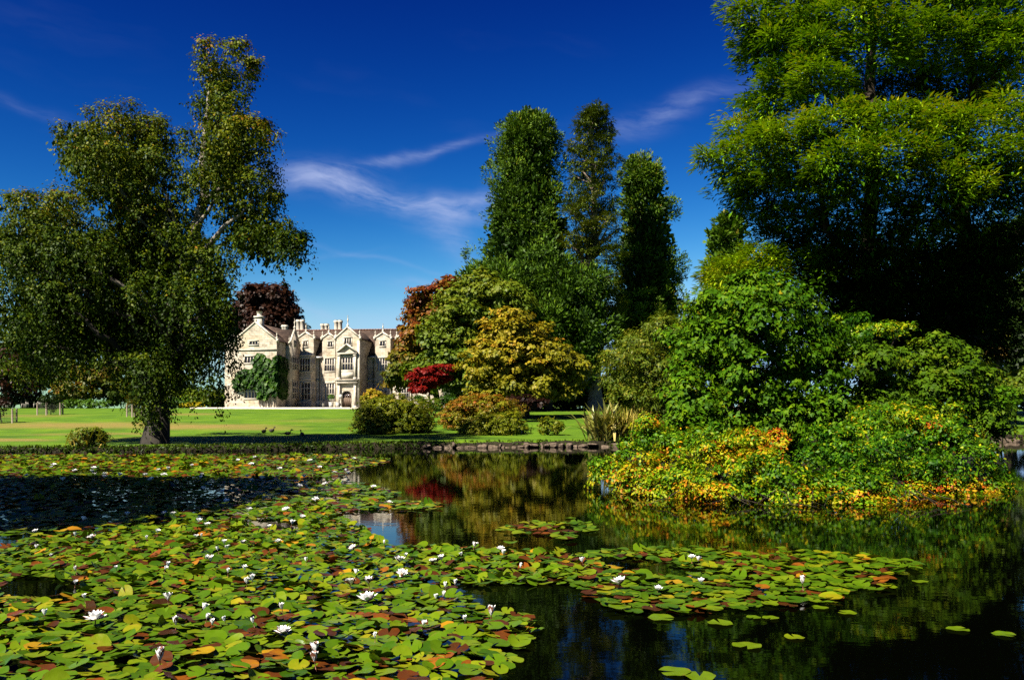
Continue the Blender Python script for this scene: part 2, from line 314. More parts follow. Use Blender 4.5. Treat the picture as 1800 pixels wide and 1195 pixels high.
def lawn_mat():
    m, t = new_mat('mown_lawn')
    ob = t.node('ShaderNodeTexCoord').outputs['Object']
    n1 = t.node('ShaderNodeTexNoise', inp={'Vector': ob, 'Scale': .35, 'Detail': 6., 'Roughness': .6})
    c = t.ramp(n1.outputs[0], [(.3, (.028, .066, .001)), (.55, (.056, .112, .0012)), (.75, (.090, .140, .002))])
    n2 = t.node('ShaderNodeTexNoise', inp={'Vector': ob, 'Scale': 9., 'Detail': 6., 'Roughness': .75})
    c = t.mix(1., c, t.ramp(n2.outputs[0], [(.3, (.7, .74, .65)), (.7, (1.25, 1.2, 1.2))]), 'MULTIPLY')
    # sun-scorched, worn patches of turf
    wn = t.node('ShaderNodeTexNoise', inp={'Vector': ob, 'Scale': .16, 'Detail': 7., 'Roughness': .7})
    off = t.node('ShaderNodeVectorMath', operation='SCALE', inp={0: t.node('ShaderNodeVectorMath', operation='SUBTRACT', inp={0: wn.outputs['Color'], 1: (.5, .5, .5)}).outputs[0], 'Scale': 9.}).outputs[0]
    pw = t.node('ShaderNodeVectorMath', operation='ADD', inp={0: ob, 1: off}).outputs[0]
    tot = None
    for (x, y, rx, ry, s) in DRY:
        q = t.node('ShaderNodeVectorMath', operation='SUBTRACT', inp={0: pw, 1: (x, y, 0)}).outputs[0]
        q = t.node('ShaderNodeVectorMath', operation='MULTIPLY', inp={0: q, 1: (1 / rx, 1 / ry, 0)}).outputs[0]
        ln = t.node('ShaderNodeVectorMath', operation='LENGTH', inp={0: q}).outputs['Value']
        g = t.node('ShaderNodeMapRange', inp={0: ln, 1: 1.25, 2: .45, 3: 0., 4: s}).outputs[0]
        tot = g if tot is None else t.m('MAXIMUM', tot, g)
    n4 = t.node('ShaderNodeTexNoise', inp={'Vector': ob, 'Scale': .9, 'Detail': 7., 'Roughness': .75})
    tot = t.m('MULTIPLY', tot, t.node('ShaderNodeMapRange', inp={0: n4.outputs[0], 1: .30, 2: .55, 3: .5, 4: 1.}).outputs[0])
    c = t.mix(tot, c, t.ramp(n2.outputs[0], [(.3, (.10, .075, .013)), (.7, (.18, .13, .038))]))
    bp = t.node('ShaderNodeBump', inp={'Strength': .7, 'Distance': .06, 'Height': n2.outputs[0]})
    pb = t.node('ShaderNodeBsdfPrincipled', inp={'Base Color': c, 'Roughness': .85, 'Specular IOR Level': .15, 'Normal': bp.outputs[0]})
    finish(t, pb.outputs[0]); return m
DRY = [(-36, 74, 11, 5, .95), (-25, 72, 7, 4.5, 1.), (-31, 54, 4.5, 2.0, 1.), (-29, 62, 5, 2, .7), (-24.5, 57, 4, 1.4, .4), (-21, 70, 5, 3.5, .75), (-36, 97, 5, 4, .7), (-50, 92, 6, 5, .5), (-18, 82, 4, 3, .35)]
M['lawn'] = lawn_mat()

# ------------------------------------------------------------------ terrain: lawn, pond, island
PROF = np.array([(-4000, .28), (47, .28), (52, .34), (56, .43), (62, .56), (70, .85), (78, 1.18), (95, 1.9), (115, 2.5), (134, 2.88), (160, 3.0), (4000, 3.0)])
def ground_z(x, y): return np.interp(y, PROF[:, 0], PROF[:, 1])
SHORE = [(-10, 4.5), (-13, 9.5), (-16, 17), (-21, 26), (-28, 35), (-35, 42), (-31, 44.8), (-26, 45), (-18, 46.6), (-10, 50), (-3, 52), (6, 53.6), (14, 56), (25, 60), (36, 62.5), (44, 60), (46, 45), (38, 25), (26, 10), (14, 4.5), (4, 3.8)]
def smooth_loop(pts, n, jit=0, seed=0):
    pts = np.array(pts, float); k = len(pts); out = []
    for i in range(k):
        p0, p1, p2, p3 = pts[i-1], pts[i], pts[(i+1) % k], pts[(i+2) % k]
        for t in np.linspace(0, 1, 24, endpoint=False):
            out.append(.5*((2*p1)+(-p0+p2)*t+(2*p0-5*p1+4*p2-p3)*t*t+(-p0+3*p1-3*p2+p3)*t**3))
    out = np.array(out); seg = np.linalg.norm(np.roll(out, -1, 0) - out, axis=1); s = np.concatenate([[0], np.cumsum(seg)])
    q = np.linspace(0, s[-1], n, endpoint=False); cl = np.vstack([out, out[:1]])
    r = np.stack([np.interp(q, s, cl[:, 0]), np.interp(q, s, cl[:, 1])], 1)
    if jit: r += np.random.default_rng(seed).normal(0, jit, r.shape)
    return r
shore = smooth_loop(SHORE, 520, .05, 1)
cen = np.array([4., 30.])
def ring_mesh(name, loop, c, offs, zf, mat, smooth=True):
    d = loop - c; ln = np.linalg.norm(d, axis=1, keepdims=True); u = d / ln; n = len(loop); V = []
    for j, o in enumerate(offs):
        p = loop + u * o; z = zf(j, p); V.append(np.column_stack([p, z]))
    i = np.arange(n); fs = []
    for j in range(len(offs) - 1):
        a = j*n + i; b = j*n + (i+1) % n; fs.append(np.stack([a, b, b+n, a+n], 1)[:, ::-1])
    return link(name, np_mesh(name, np.vstack(V), fs, smooth=smooth), mat)
rg = np.random.default_rng(5)
offs = [.22, .5, 1.2, 2.2, 3.5, 5, 7, 9.5, 12.5, 16, 20, 25, 31, 38, 46, 56, 70, 90, 120, 180, 300, 700, 3500]
tag(ring_mesh('lawn', shore, cen, offs, lambda j, p: ground_z(p[:, 0], p[:, 1]) + (-.3 if j == 0 else -.04 if j == 1 else 0) + .03*np.sin(p[:, 0]*.6)*np.cos(p[:, 1]*.5), M['lawn']), kind='structure')
tag(ring_mesh('pond_bank', shore, cen, [-.5, -.12, .02, .15, .55], lambda j, p: (np.full(len(p), -.8) if j == 0 else np.full(len(p), -.1) if j == 1 else (ground_z(p[:, 0], p[:, 1]) * [0, 0, .5, .86, .85][j] + rg.normal(0, .05, len(p)))), M['earth'], False), kind='structure')
wv = np.vstack([[[cen[0], cen[1], 0]], np.column_stack([shore + (shore - cen) / np.linalg.norm(shore - cen, axis=1, keepdims=True) * .06, np.zeros(len(shore))])])
ii = np.arange(len(shore)); tag(link('pond_water', np_mesh('pond_water', wv, [np.stack([np.zeros_like(ii), ii + 1, (ii + 1) % len(shore) + 1], 1)]), M['water']), kind='structure')
ISLE = [(3.0, 25.6), (4.6, 22.2), (7, 21.0), (9.5, 21.2), (11.2, 22.8), (12.8, 26), (17, 31), (21, 38.5), (21.5, 42), (17, 45), (9, 44), (5, 38), (3.4, 31)]
isle = smooth_loop(ISLE, 160, .06, 2); icen = np.array([10., 31.])
def isle_z(x, y):
    d = np.linalg.norm(np.column_stack([x, y]) - icen, axis=1); return np.clip(.75 - d*.03, .3, .8)
tag(ring_mesh('island_ground', isle, icen, [.3, 0, -.3, -1.2, -3, -5, -7.5], lambda j, p: (np.full(len(p), -.6) if j == 0 else np.full(len(p), -.05) if j == 1 else np.full(len(p), [0, 0, .22, .38, .5, .6, .7][j]) + rg.normal(0, .03, len(p))), M['earth'], False), kind='structure')

# ------------------------------------------------------------------ foliage
T_DIAMOND = (np.array([(0, 0, 0), (.5, -.5, .08), (1, 0, 0), (.5, .5, .08)], float), [np.array([[0, 1, 2, 3]])])
T_OVAL = (np.array([(0, 0, 0), (.3, -.45, .1), (.72, -.36, .06), (1, 0, -.1), (.72, .36, .06), (.3, .45, .1)], float), [np.array([[0, 1, 2, 3], [0, 3, 4, 5]])])
def _maple():
    a = [(0, 0), (-.06, -.50), (.25, -.34), (.50, -.60), (.56, -.22), (1.0, 0), (.56, .22), (.50, .60), (.25, .34), (-.06, .50)]
    V = np.array([(x, y, -.10*abs(y) - .12*x*x) for x, y in a] + [(.33, 0, 0)]); k = len(a)
    return V, [np.array([[i, (i+1) % k, k] for i in range(k)])]
T_MAPLE = _maple()
T_LOBED = (np.array([(0, 0, 0), (.16, -.55, -.06), (.46, -.22, 0), (1, 0, -.14), (.46, .22, 0), (.16, .55, -.06)], float), [np.array([[0, 1, 2, 3], [0, 3, 4, 5]])])
T_SPRAY = (np.array([(0, 0, 0), (.45, -.5, -.05), (1, -.12, -.16), (.72, 0, -.05), (1, .14, -.2), (.45, .5, -.05)], float), [np.array([[0, 1, 2, 3], [0, 3, 4, 5]])])
def norm(a): return a / (np.linalg.norm(a, axis=-1, keepdims=True) + 1e-9)
def leaves_geo(pos, d, nrm, L, Wd, tint, tpl):
    d = norm(d); s = norm(np.cross(nrm, d)); n = np.cross(d, s); TV, TF = tpl; k = len(TV); N = len(pos)
    V = pos[:, None] + L[:, None, None]*(TV[None, :, 0:1]*d[:, None] + TV[None, :, 2:3]*n[:, None]) + Wd[:, None, None]*TV[None, :, 1:2]*s[:, None]
    Fs = [(f[None] + (np.arange(N)*k)[:, None, None]).reshape(-1, f.shape[1]) for f in TF]
    return V.reshape(-1, 3), Fs, np.repeat(tint, k)
def leaf_mesh(name, geo, org=(0, 0, 0)):
    V, Fs, t = geo; return np_mesh(name, V - np.asarray(org), Fs, {'tint': t})
def sph(rng, n): return norm(rng.normal(size=(n, 3)))
def clumps(rng, lobes, density, inner=.25, low=-.55):
    """sub-clump centres spread over ellipsoidal lobes: returns centre, outward direction, lobe tint"""
    C, O, T, S = [], [], [], []
    for l in lobes:
        c, r, t = np.array(l[0]), np.array(l[1]), l[2]
        area = 4*math.pi*((r[0]*r[1])**1.6 + (r[0]*r[2])**1.6 + (r[1]*r[2])**1.6)**(1/1.6) / 3**(1/1.6)
        n = max(6, int(area*density)); d = sph(rng, int(n*1.6)); d = d[(d[:, 2] > low) | (rng.random(len(d)) < .25)][:n]; n = len(d)
        rad = np.where(rng.random(n) < inner, rng.uniform(.35, .8, n), rng.uniform(.82, 1.08, n))
        C.append(c + d*r*rad[:, None]); O.append(norm(d / r)); T.append(np.full(n, t) + rng.normal(0, .10, n)); S.append(np.full(n, r.min()))
    return np.vstack(C), np.vstack(O), np.concatenate(T), np.concatenate(S)
def crown(rng, lobes, density, sub_r, per, L, ratio, tpl=T_DIAMOND, mode='broad', flat=.6, inner=.25, low=-.55, jit=.10, up=.5, top=.0):
    C, O, T, S = clumps(rng, lobes, density, inner, low); n = len(C)
    sr = sub_r*rng.uniform(.6, 1.35, n); cnt = np.maximum(3, (per*rng.uniform(.6, 1.4, n)).astype(int)); idx = np.repeat(np.arange(n), cnt); N = len(idx)
    q = sph(rng, N)*(rng.random(N)**.45)[:, None]; q[:, 2] *= flat; q += .25*O[idx]
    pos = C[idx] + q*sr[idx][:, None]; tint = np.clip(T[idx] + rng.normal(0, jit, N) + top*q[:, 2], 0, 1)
    rnd = sph(rng, N)
    if mode == 'broad':
        nrm = norm(.6*norm(q) + .5*O[idx] + (up + .1)*np.array([0, 0, 1]) + .5*rnd); d = norm(np.cross(nrm, sph(rng, N)) + .25*O[idx] - np.array([0, 0, .35]))
    elif mode == 'tuft':        # upswept conifer tufts
        d = norm(.8*norm(q) + .5*O[idx] + np.array([0, 0, .35]) + .45*rnd); nrm = sph(rng, N) + .6*np.array([0, 0, 1])
    elif mode == 'spray':       # flat feathery sprays that arch over and droop at the tip
        oh = O[idx]*np.array([1, 1, .15]); qh = norm(q)*np.array([1, 1, .3])
        d = norm(.6*norm(oh) + .9*qh + .6*rnd*np.array([1, 1, .7]) + np.array([0, 0, -.2])); nrm = np.array([0, 0, .8]) + .32*rnd + .45*O[idx] + .35*norm(q)
    elif mode == 'hang':
        d = norm(np.array([0, 0, -1.]) + .55*rnd); nrm = sph(rng, N)*np.array([1, 1, .4]) + .4*O[idx]
    Ls = L*rng.uniform(.6, 1.3, N)
    return leaves_geo(pos, d, nrm, Ls, Ls*ratio, tint, tpl)
def strands(rng, lobes, density, lo, hi, step, L, ratio, jit=.12, inner=.3):
    """pendulous twigs hanging from the lobes, each strung with small leaves"""
    C, O, T, S = clumps(rng, lobes, density, inner, -.35); n = len(C)
    hl = np.array([0.]*n); hl = rng.uniform(lo, hi, n)*rng.uniform(.5, 1, n); cnt = np.maximum(4, (hl/step).astype(int)); idx = np.repeat(np.arange(n), cnt); N = len(idx)
    k = np.concatenate([np.arange(c) for c in cnt]) / cnt[idx]
    out = np.column_stack([O[:, 0], O[:, 1]])*.35; dr = np.column_stack([out, np.full(n, 0.)])
    wob = rng.normal(0, .10, (n, 3))
    pos = C[idx] + dr[idx]*(np.sqrt(k)*hl[idx]*.45)[:, None] + wob[idx]*(k*hl[idx])[:, None] + np.column_stack([np.zeros((N, 2)), (.25*np.sin(np.minimum(k*3, 1.57)) - k*1.0)*np.minimum(hl[idx], 9)]) + rng.normal(0, .10, (N, 3))
    rnd = sph(rng, N); d = norm(np.array([0, 0, -.8]) + .7*rnd); nrm = .6*sph(rng, N)*np.array([1, 1, .5]) + .7*O[idx] + np.array([0, 0, .25])
    Ls = L*rng.uniform(.6, 1.35, N); tint = np.clip(T[idx] + rng.normal(0, jit, N), 0, 1)
    return leaves_geo(pos, d, nrm, Ls, Ls*ratio, tint, T_DIAMOND)
def merge_geo(gs):
    V, Fs, T, n = [], {}, [], 0
    for v, fs, t in gs:
        for f in fs: Fs.setdefault(f.shape[1], []).append(f + n)
        V.append(v); T.append(t); n += len(v)
    return np.vstack(V), [np.vstack(f) for f in Fs.values()], np.concatenate(T)
def lobe_px(px, py, rx, ry, D, t=.5, deep=1.0):
    s = D/F; return (P(px, py, D), (rx*s, rx*s*deep, ry*s), t)
def satellites(rng, lobes, n=3, k=.45):
    """small lobes breaking out of the big ones, so that outlines are uneven"""
    out = list(lobes)
    for c, r, t in lobes:
        for d in sph(rng, n):
            if d[2] < -.4: d[2] *= -1
            f = rng.uniform(.6, 1.25)*k; out.append((c + d*np.array(r)*rng.uniform(.85, 1.1), (r[0]*f, r[1]*f, r[2]*f), t + rng.normal(0, .06)))
    return out
def backfill(rng, lobes, D0, depth, frac=.7):
    """lobes behind and in front of the measured ones so that the crown is a full body"""
    out = list(lobes)
    for c, r, t in lobes:
        if rng.random() < frac: out.append((c + np.array([rng.normal(0, .3)*r[0], depth*rng.uniform(.5, 1.1), rng.normal(-.15, .2)*r[2]]), (r[0]*.9, r[1], r[2]*.9), t))
    return out
def limb(rng, a, b, r0, r1, sag=.15, seg=6, n=7):
    a, b = np.array(a, float), np.array(b, float); ln = np.linalg.norm(b - a); k = np.linspace(0, 1, n)[:, None]
    w = rng.normal(0, .035*ln, (n, 3)); w[0] = 0; w[-1] *= .3
    pts = a + (b - a)*k + np.array([0, 0, 1.])*(sag*ln*np.sin(k*math.pi)*.6) + w*np.sin(k*math.pi)
    return pts, np.linspace(r0, r1, n)
def make_tree(name, label, cat, base, lobes, geo, leafmat, bark, r0, top=None, n_limbs=10, seed=0, group=None, lean=None, crown_name='crown', limb_r=.35, stems=1):
    rng = np.random.default_rng(seed); base = np.array(base, float); root = empty(name, base); tag(root, label, cat, group)
    cs = np.array([l[0] for l in lobes]); top = np.array(top) if top is not None else np.array([cs[:, 0].mean(), cs[:, 1].mean(), cs[:, 2].max()])
    H = top[2] - base[2]
    if stems == 1:
        k = np.linspace(0, 1, 12)[:, None]; w = rng.normal(0, .012*H, (12, 3)); w[0] = 0; w[:, 2] = 0
        tp = np.array([0, 0, -.15]) + (top - base)*k + w*np.minimum(k*3, 1); rad = r0*(1 - k[:, 0])**.8*.95 + r0*.06; rad[0] *= 1.45; rad[1] *= 1.05
        mb = MB(); mb.tube(tp, rad, 10); mb.build('trunk', bark, root, True)
    order = np.argsort(-np.array([l[1][0]*l[1][2] for l in lobes]))[:n_limbs]
    for i in order:
        c = cs[i] - base - np.array([0, 0, .25*lobes[i][1][2]])
        if stems == 1:
            z = np.clip(c[2] - .55*np.linalg.norm(c[:2] - np.interp(c[2], tp[:, 2], tp[:, 0])) - rng.uniform(0, .08)*H, .14*H, .92*H)
            a = np.array([np.interp(z, tp[:, 2], tp[:, j]) for j in range(3)]); rr = np.interp(z, tp[:, 2], rad)*.55
        else:
            a = np.array([rng.normal(0, .3), rng.normal(0, .3), -.15]); rr = r0*rng.uniform(.6, 1)
        pts, rd = limb(rng, a, c, max(rr, .02), max(rr*limb_r*.6, .012), .12)
        mb = MB(); mb.tube(pts, rd, 6); mb.build('branch', bark, root, True)
    link(crown_name, leaf_mesh(crown_name, geo, base), leafmat, root)
    return root

# ------------------------------------------------------------------ weeping birch on the far bank
def birch():
    rng = np.random.default_rng(11); D = 49.5
    S = [(392, 92, 32, 22, .75), (372, 125, 32, 28, .6), (410, 150, 36, 30, .6), (385, 185, 36, 32, .5), (398, 215, 34, 22, .5), (445, 115, 8, 7, .7),
         (415, 235, 62, 24, .7), (365, 262, 48, 30, .6), (445, 228, 28, 16, .75), (425, 285, 52, 42, .5), (385, 330, 62, 46, .5), (445, 340, 40, 42, .55), (478, 352, 14, 26, .6),
         (462, 420, 46, 30, .35), (505, 438, 34, 22, .35), (430, 400, 50, 40, .4), (520, 432, 18, 26, .4),
         (195, 218, 50, 22, .7), (140, 240, 42, 26, .65), (245, 222, 45, 26, .65), (285, 245, 24, 34, .55), (170, 285, 55, 42, .5), (235, 290, 55, 46, .5), (285, 320, 40, 46, .5), (205, 345, 60, 40, .45),
         (265, 385, 70, 34, .6), (95, 355, 50, 24, .65), (25, 352, 34, 14, .65), (120, 395, 60, 36, .55), (55, 395, 40, 30, .5), (-5, 440, 40, 36, .5), (60, 455, 55, 44, .5),
         (150, 450, 65, 44, .5), (235, 440, 70, 38, .65), (320, 440, 60, 36, .55), (375, 455, 42, 36, .6), (30, 530, 60, 50, .45), (115, 530, 65, 50, .45), (205, 520, 70, 50, .5), (290, 520, 60, 50, .45), (355, 530, 45, 50, .5), (385, 520, 16, 36, .6),
         (60, 600, 55, 40, .4), (140, 600, 40, 36, .4), (225, 600, 55, 44, .4), (300, 600, 55, 40, .35), (365, 600, 38, 40, .35), (398, 585, 8, 36, .45), (265, 655, 40, 40, .35)]
    lobes = []
    for (px, py, rx, ry, t) in S:
        dd = rng.uniform(-3.5, 1.5)*min(1, rx/45) - (2 if px > 440 and py > 330 else 0)
        lobes.append(lobe_px(px, py, rx, ry, D + dd, t*(.9 if py < 430 else .6)))  # lower lobes tinted darker, standing in for shade from the upper crown
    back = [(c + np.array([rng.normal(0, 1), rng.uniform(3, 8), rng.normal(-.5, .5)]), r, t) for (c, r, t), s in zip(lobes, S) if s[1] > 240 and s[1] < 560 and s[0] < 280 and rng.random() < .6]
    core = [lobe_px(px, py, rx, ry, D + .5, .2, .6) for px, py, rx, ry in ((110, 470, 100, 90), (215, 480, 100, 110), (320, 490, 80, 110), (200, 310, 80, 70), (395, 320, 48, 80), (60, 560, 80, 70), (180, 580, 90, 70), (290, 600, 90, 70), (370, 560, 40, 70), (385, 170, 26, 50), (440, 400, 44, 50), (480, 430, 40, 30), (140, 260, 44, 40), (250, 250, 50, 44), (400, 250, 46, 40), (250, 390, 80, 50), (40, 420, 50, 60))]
    allb = lobes + back
    lowc = [l for l, s in zip(lobes, S) if s[1] > 380 and s[0] < 385]
    sat = satellites(rng, allb, 3, .42)
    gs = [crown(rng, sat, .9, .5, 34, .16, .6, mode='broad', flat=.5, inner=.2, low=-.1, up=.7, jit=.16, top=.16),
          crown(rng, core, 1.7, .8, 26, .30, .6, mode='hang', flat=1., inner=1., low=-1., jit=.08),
          strands(rng, sat, 2.0, .7, 2.3, .072, .165, .6),
          strands(rng, lowc, .6, 1.8, 4.2, .08, .155, .58)]
    # long curtains that nearly brush the lawn
    cur = [(20, 640, 34, 22, .4), (60, 655, 30, 30, .4), (105, 660, 30, 30, .4), (150, 640, 26, 24, .35), (207, 660, 14, 40, .4), (208, 705, 7, 24, .4), (240, 660, 26, 40, .35), (268, 690, 26, 40, .35), (300, 680, 22, 36, .35), (262, 725, 18, 24, .3), (292, 715, 16, 24, .35), (340, 660, 20, 36, .3), (366, 650, 16, 40, .3), (386, 680, 12, 36, .3), (388, 722, 8, 18, .3), (412, 650, 8, 30, .4), (416, 590, 9, 36, .35), (408, 550, 14, 30, .4), (424, 676, 5, 20, .35), (402, 690, 8, 24, .3), (408, 600, 10, 36, .35), (422, 640, 5, 24, .4), (398, 640, 12, 40, .3), (330, 620, 30, 30, .3), (375, 610, 28, 40, .3), (250, 620, 40, 30, .3), (300, 625, 36, 30, .3)]
    front = [(245, 640, 24, 34, .35), (280, 640, 26, 34, .3), (255, 690, 18, 30, .3), (285, 695, 18, 30, .3), (270, 660, 22, 30, .3), (268, 730, 16, 22, .3), (245, 735, 8, 18, .35), (298, 735, 8, 18, .35), (120, 640, 30, 26, .35), (180, 630, 28, 24, .3), (345, 690, 10, 30, .3), (370, 690, 8, 34, .3)]
    curl = [lobe_px(px, py, rx, ry, D + rng.uniform(-2, 2), t) for px, py, rx, ry, t in cur]
    curl += [lobe_px(px, py, rx, ry, D - 2.2, t) for px, py, rx, ry, t in front]
    gs.append(strands(rng, curl, 4.6, .6, 1.5, .075, .17, .58, inner=.6))
    base = P(272, 760, D)
    base[2] = ground_z(base[0], D)
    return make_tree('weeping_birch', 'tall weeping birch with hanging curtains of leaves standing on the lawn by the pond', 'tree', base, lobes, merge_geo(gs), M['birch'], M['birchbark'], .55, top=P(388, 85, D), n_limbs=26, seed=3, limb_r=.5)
birch()
# the tall tree just outside the frame whose shadow lies over the shaded lilies
def shade_tree():
    rng = np.random.default_rng(77)
    lobes = [(np.array([-18.4 + a, 13.9 + b, z + 2.6]), (r, r, r*.8), .4) for a, b, z, r in [(0, 0, 9.5, 4.2), (1.6, .6, 7.2, 3.2), (-3, -1, 8, 3.5), (1.5, -2.6, 7.5, 3.2), (-2, 3.0, 8, 3.0), (0, .5, 12.5, 3.0), (2.2, -2.6, 9.4, 2.6), (-4, 4.0, 8.6, 2.4)]]
    make_tree('oak_tree', 'broad green tree on the near bank shading the lilies', 'tree', (-18.6, 13.7, .45), lobes, crown(rng, lobes, .6, 1.0, 36, .5, .65, inner=.4), M['darktree'], M['bark'], .5, n_limbs=8, seed=8)
shade_tree()

# ------------------------------------------------------------------ conifers behind the lawn
def column_lobes(prof, D, rng, n, size, t=.5, wide=1.0):
    prof = np.array(prof, float); out = []
    py = rng.uniform(prof[0, 0], prof[-1, 0], n); hw = 1.12*np.interp(py, prof[:, 0], prof[:, 1]); cx = np.interp(py, prof[:, 0], prof[:, 2]); s = D/F
    for y, h, c in zip(py, hw, cx):
        a = rng.uniform(0, 2*math.pi); r = h*s*rng.uniform(.55, 1.02); b = size*rng.uniform(.55, 1.4)*min(1, .35 + h*s/3.0); r = max(0, r - b*.6); y = max(y, prof[0, 0] + b*.8/s)
        ctr = P(c, y, D) + np.array([r*math.cos(a), r*math.sin(a), 0]); out.append((ctr, (b*wide, b*wide, b*.85), t + rng.normal(0, .1)))
    return out
def conifer(name, label, prof, D, n, size, per, seed, mat, bark, r0, L=.5, base_py=712, ratio=.42, density=1.0, limbs=14, dead=0):
    rng = np.random.default_rng(seed); lobes = column_lobes(prof, D, rng, n, size)
    pr = np.array(prof, float); core = []
    for py in np.arange(prof[0][0] + 14, prof[-1][0], 16):
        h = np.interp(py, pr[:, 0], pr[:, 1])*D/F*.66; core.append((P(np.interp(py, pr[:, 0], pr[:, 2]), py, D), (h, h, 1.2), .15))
    geo = merge_geo([crown(rng, lobes, density*.85, size*.24, per, L, ratio, mode='tuft', flat=.9, inner=.05, low=-.6, jit=.14, top=.2),
                     crown(rng, core, .9, .7, 14, .7, .6, mode='tuft', flat=.9, inner=.3, low=-1., jit=.06)])
    b = P(prof[-1][2], base_py, D); b[2] = ground_z(b[0], D)
    t = make_tree(name, label, 'tree', b, lobes, geo, M[mat], M[bark], r0, top=P(prof[0][2], prof[0][0] + 6, D), n_limbs=limbs, seed=seed, limb_r=.4)
    return t
conifer('giant_sequoia', 'broad dark green giant conifer with a blunt rounded top, widest of the tall trio',
        [(203, 14, 933), (225, 42, 928), (250, 54, 930), (290, 58, 929), (335, 62, 930), (362, 76, 925), (400, 92, 926), (440, 94, 924), (480, 98, 922), (520, 108, 916), (580, 112, 925), (690, 108, 930)], 119, 78, 2.5, 30, 21, 'sequoia', 'redbark', 1.3, .40, density=.5, ratio=.34)
conifer('giant_sequoia', 'slimmer dark green giant conifer with a rounded tip, shortest of the tall trio',
        [(278, 12, 1126), (296, 30, 1128), (330, 40, 1130), (380, 48, 1134), (430, 58, 1136), (490, 66, 1136), (540, 72, 1138), (600, 72, 1136), (695, 64, 1134)], 124, 62, 2.4, 30, 22, 'sequoia', 'redbark', 1.1, .40, density=.5, ratio=.34)
conifer('giant_sequoia', 'distant column shaped conifer showing above the feathery yellow green tree',
        [(380, 8, 1279), (396, 20, 1280), (430, 27, 1279), (480, 32, 1278), (560, 38, 1280), (690, 40, 1280)], 165, 60, 1.9, 20, 23, 'sequoia', 'redbark', .9, .9, density=.5)
def cedar():
    rng = np.random.default_rng(31); D = 113; lobes = []; s = D/F
    prof = np.array([(186, 6, 1043), (200, 22, 1046), (225, 30, 1042), (260, 36, 1040), (300, 42, 1040), (350, 48, 1040), (400, 56, 1042), (450, 60, 1044), (520, 58, 1046), (590, 52, 1046), (640, 40, 1046)], float)
    for py in np.arange(190, 640, 5.2):
        hw = np.interp(py, prof[:, 0], prof[:, 1]); cx = np.interp(py, prof[:, 0], prof[:, 2])
        for q in range(3):
            a = rng.uniform(0, 2*math.pi); r = hw*s*rng.uniform(.45, 1.0)*(.9 if py < 440 else .8); b = rng.uniform(.45, .95)
            lobes.append((P(cx, py, D) + np.array([r*math.cos(a), r*math.sin(a), -.1*r]), (b*1.5, b*1.5, b*.45), .5 + rng.normal(0, .12)))
    geo = crown(rng, lobes, 1.3, .45, 22, .42, .3, mode='spray', flat=.6, inner=.3, low=-.9, jit=.14)
    b = P(1047, 712, D); b[2] = ground_z(b[0], D)
    make_tree('cedar_tree', 'tallest conifer of the trio, thin and see-through with bare trunk low down', 'tree', b, lobes, geo, M['cedar'], M['palebark'], .80, top=P(1044, 184, D), n_limbs=110, seed=31, limb_r=.6)
cedar()
def broad_tree(name, label, S, D, mat, seed, base, per=34, L=.45, density=.9, sub=.85, ratio=.7, flat=.55, jit=.1, r0=.4, depth=5, n_limbs=9, mode='broad', bark='bark', inner=.25, up=.5, spread=2.0, top=.1, tpl=T_DIAMOND, group=None):
    rng = np.random.default_rng(seed)
    lobes = [lobe_px(a[0], a[1], a[2], a[3], D + (a[5] if len(a) > 5 else rng.uniform(-spread, spread*.3)), a[4]) for a in S]
    allb = satellites(rng, backfill(rng, lobes, D, depth) if depth else lobes)
    density *= .75
    geo = crown(rng, allb, density, sub, per, L, ratio, tpl, mode, flat, inner, -.6, jit, up, top)
    b = P(base[0], base[1], D + (depth or 0)*.4); b[2] = ground_z(b[0], b[1]) if D > 48 else float(isle_z(np.array([b[0]]), np.array([b[1]]))[0])
    return make_tree(name, label, 'tree', b, lobes, geo, M[mat], M[bark], r0, n_limbs=n_limbs, seed=seed, group=group)
broad_tree('yew_tree', 'dense dark evergreen in front of the giant conifers', [(955, 470, 46, 34, .32), (1015, 520, 44, 42, .28), (1040, 580, 40, 40, .25), (985, 520, 48, 42, .32), (940, 530, 45, 45, .32), (1000, 580, 42, 50, .32), (960, 600, 55, 55, .28), (1010, 640, 36, 46, .25), (890, 500, 42, 30, .36), (850, 488, 26, 18, .4)], 109, 'sequoia', 41, (965, 715), per=30, L=.55, density=.75, mode='tuft', depth=6, jit=.13, ratio=.4, flat=.9)
broad_tree('maple_tree', 'maple with rusty orange upper leaves overhanging the roof end', [(795, 500, 22, 9, .9), (765, 522, 36, 16, .88), (735, 555, 26, 13, .85), (770, 552, 36, 20, .7), (725, 590, 24, 14, .72), (755, 595, 40, 26, .55), (728, 620, 26, 14, .6), (745, 640, 46, 22, .35), (715, 655, 34, 15, .4), (710, 632, 20, 10, .5), (790, 585, 36, 36, .35), (700, 668, 24, 10, .42)], 112, 'autumn', 42, (770, 716), per=34, L=.5, flat=.4, density=1.0, n_limbs=12, depth=4)
broad_tree('maple_tree', 'bright green maple rising behind the yellow maple', [(850, 515, 52, 26, .6), (890, 530, 50, 26, .55), (810, 550, 40, 24, .55), (860, 560, 55, 30, .5), (815, 590, 46, 30, .5), (775, 610, 38, 28, .45), (850, 610, 50, 36, .45), (800, 645, 50, 32, .4), (760, 660, 40, 25, .4), (840, 660, 45, 35, .35), (900, 580, 40, 40, .4), (800, 520, 22, 13, .6)], 105, 'greenmaple', 43, (830, 718), per=30, L=.46, flat=.4, density=.75, n_limbs=12, depth=5)
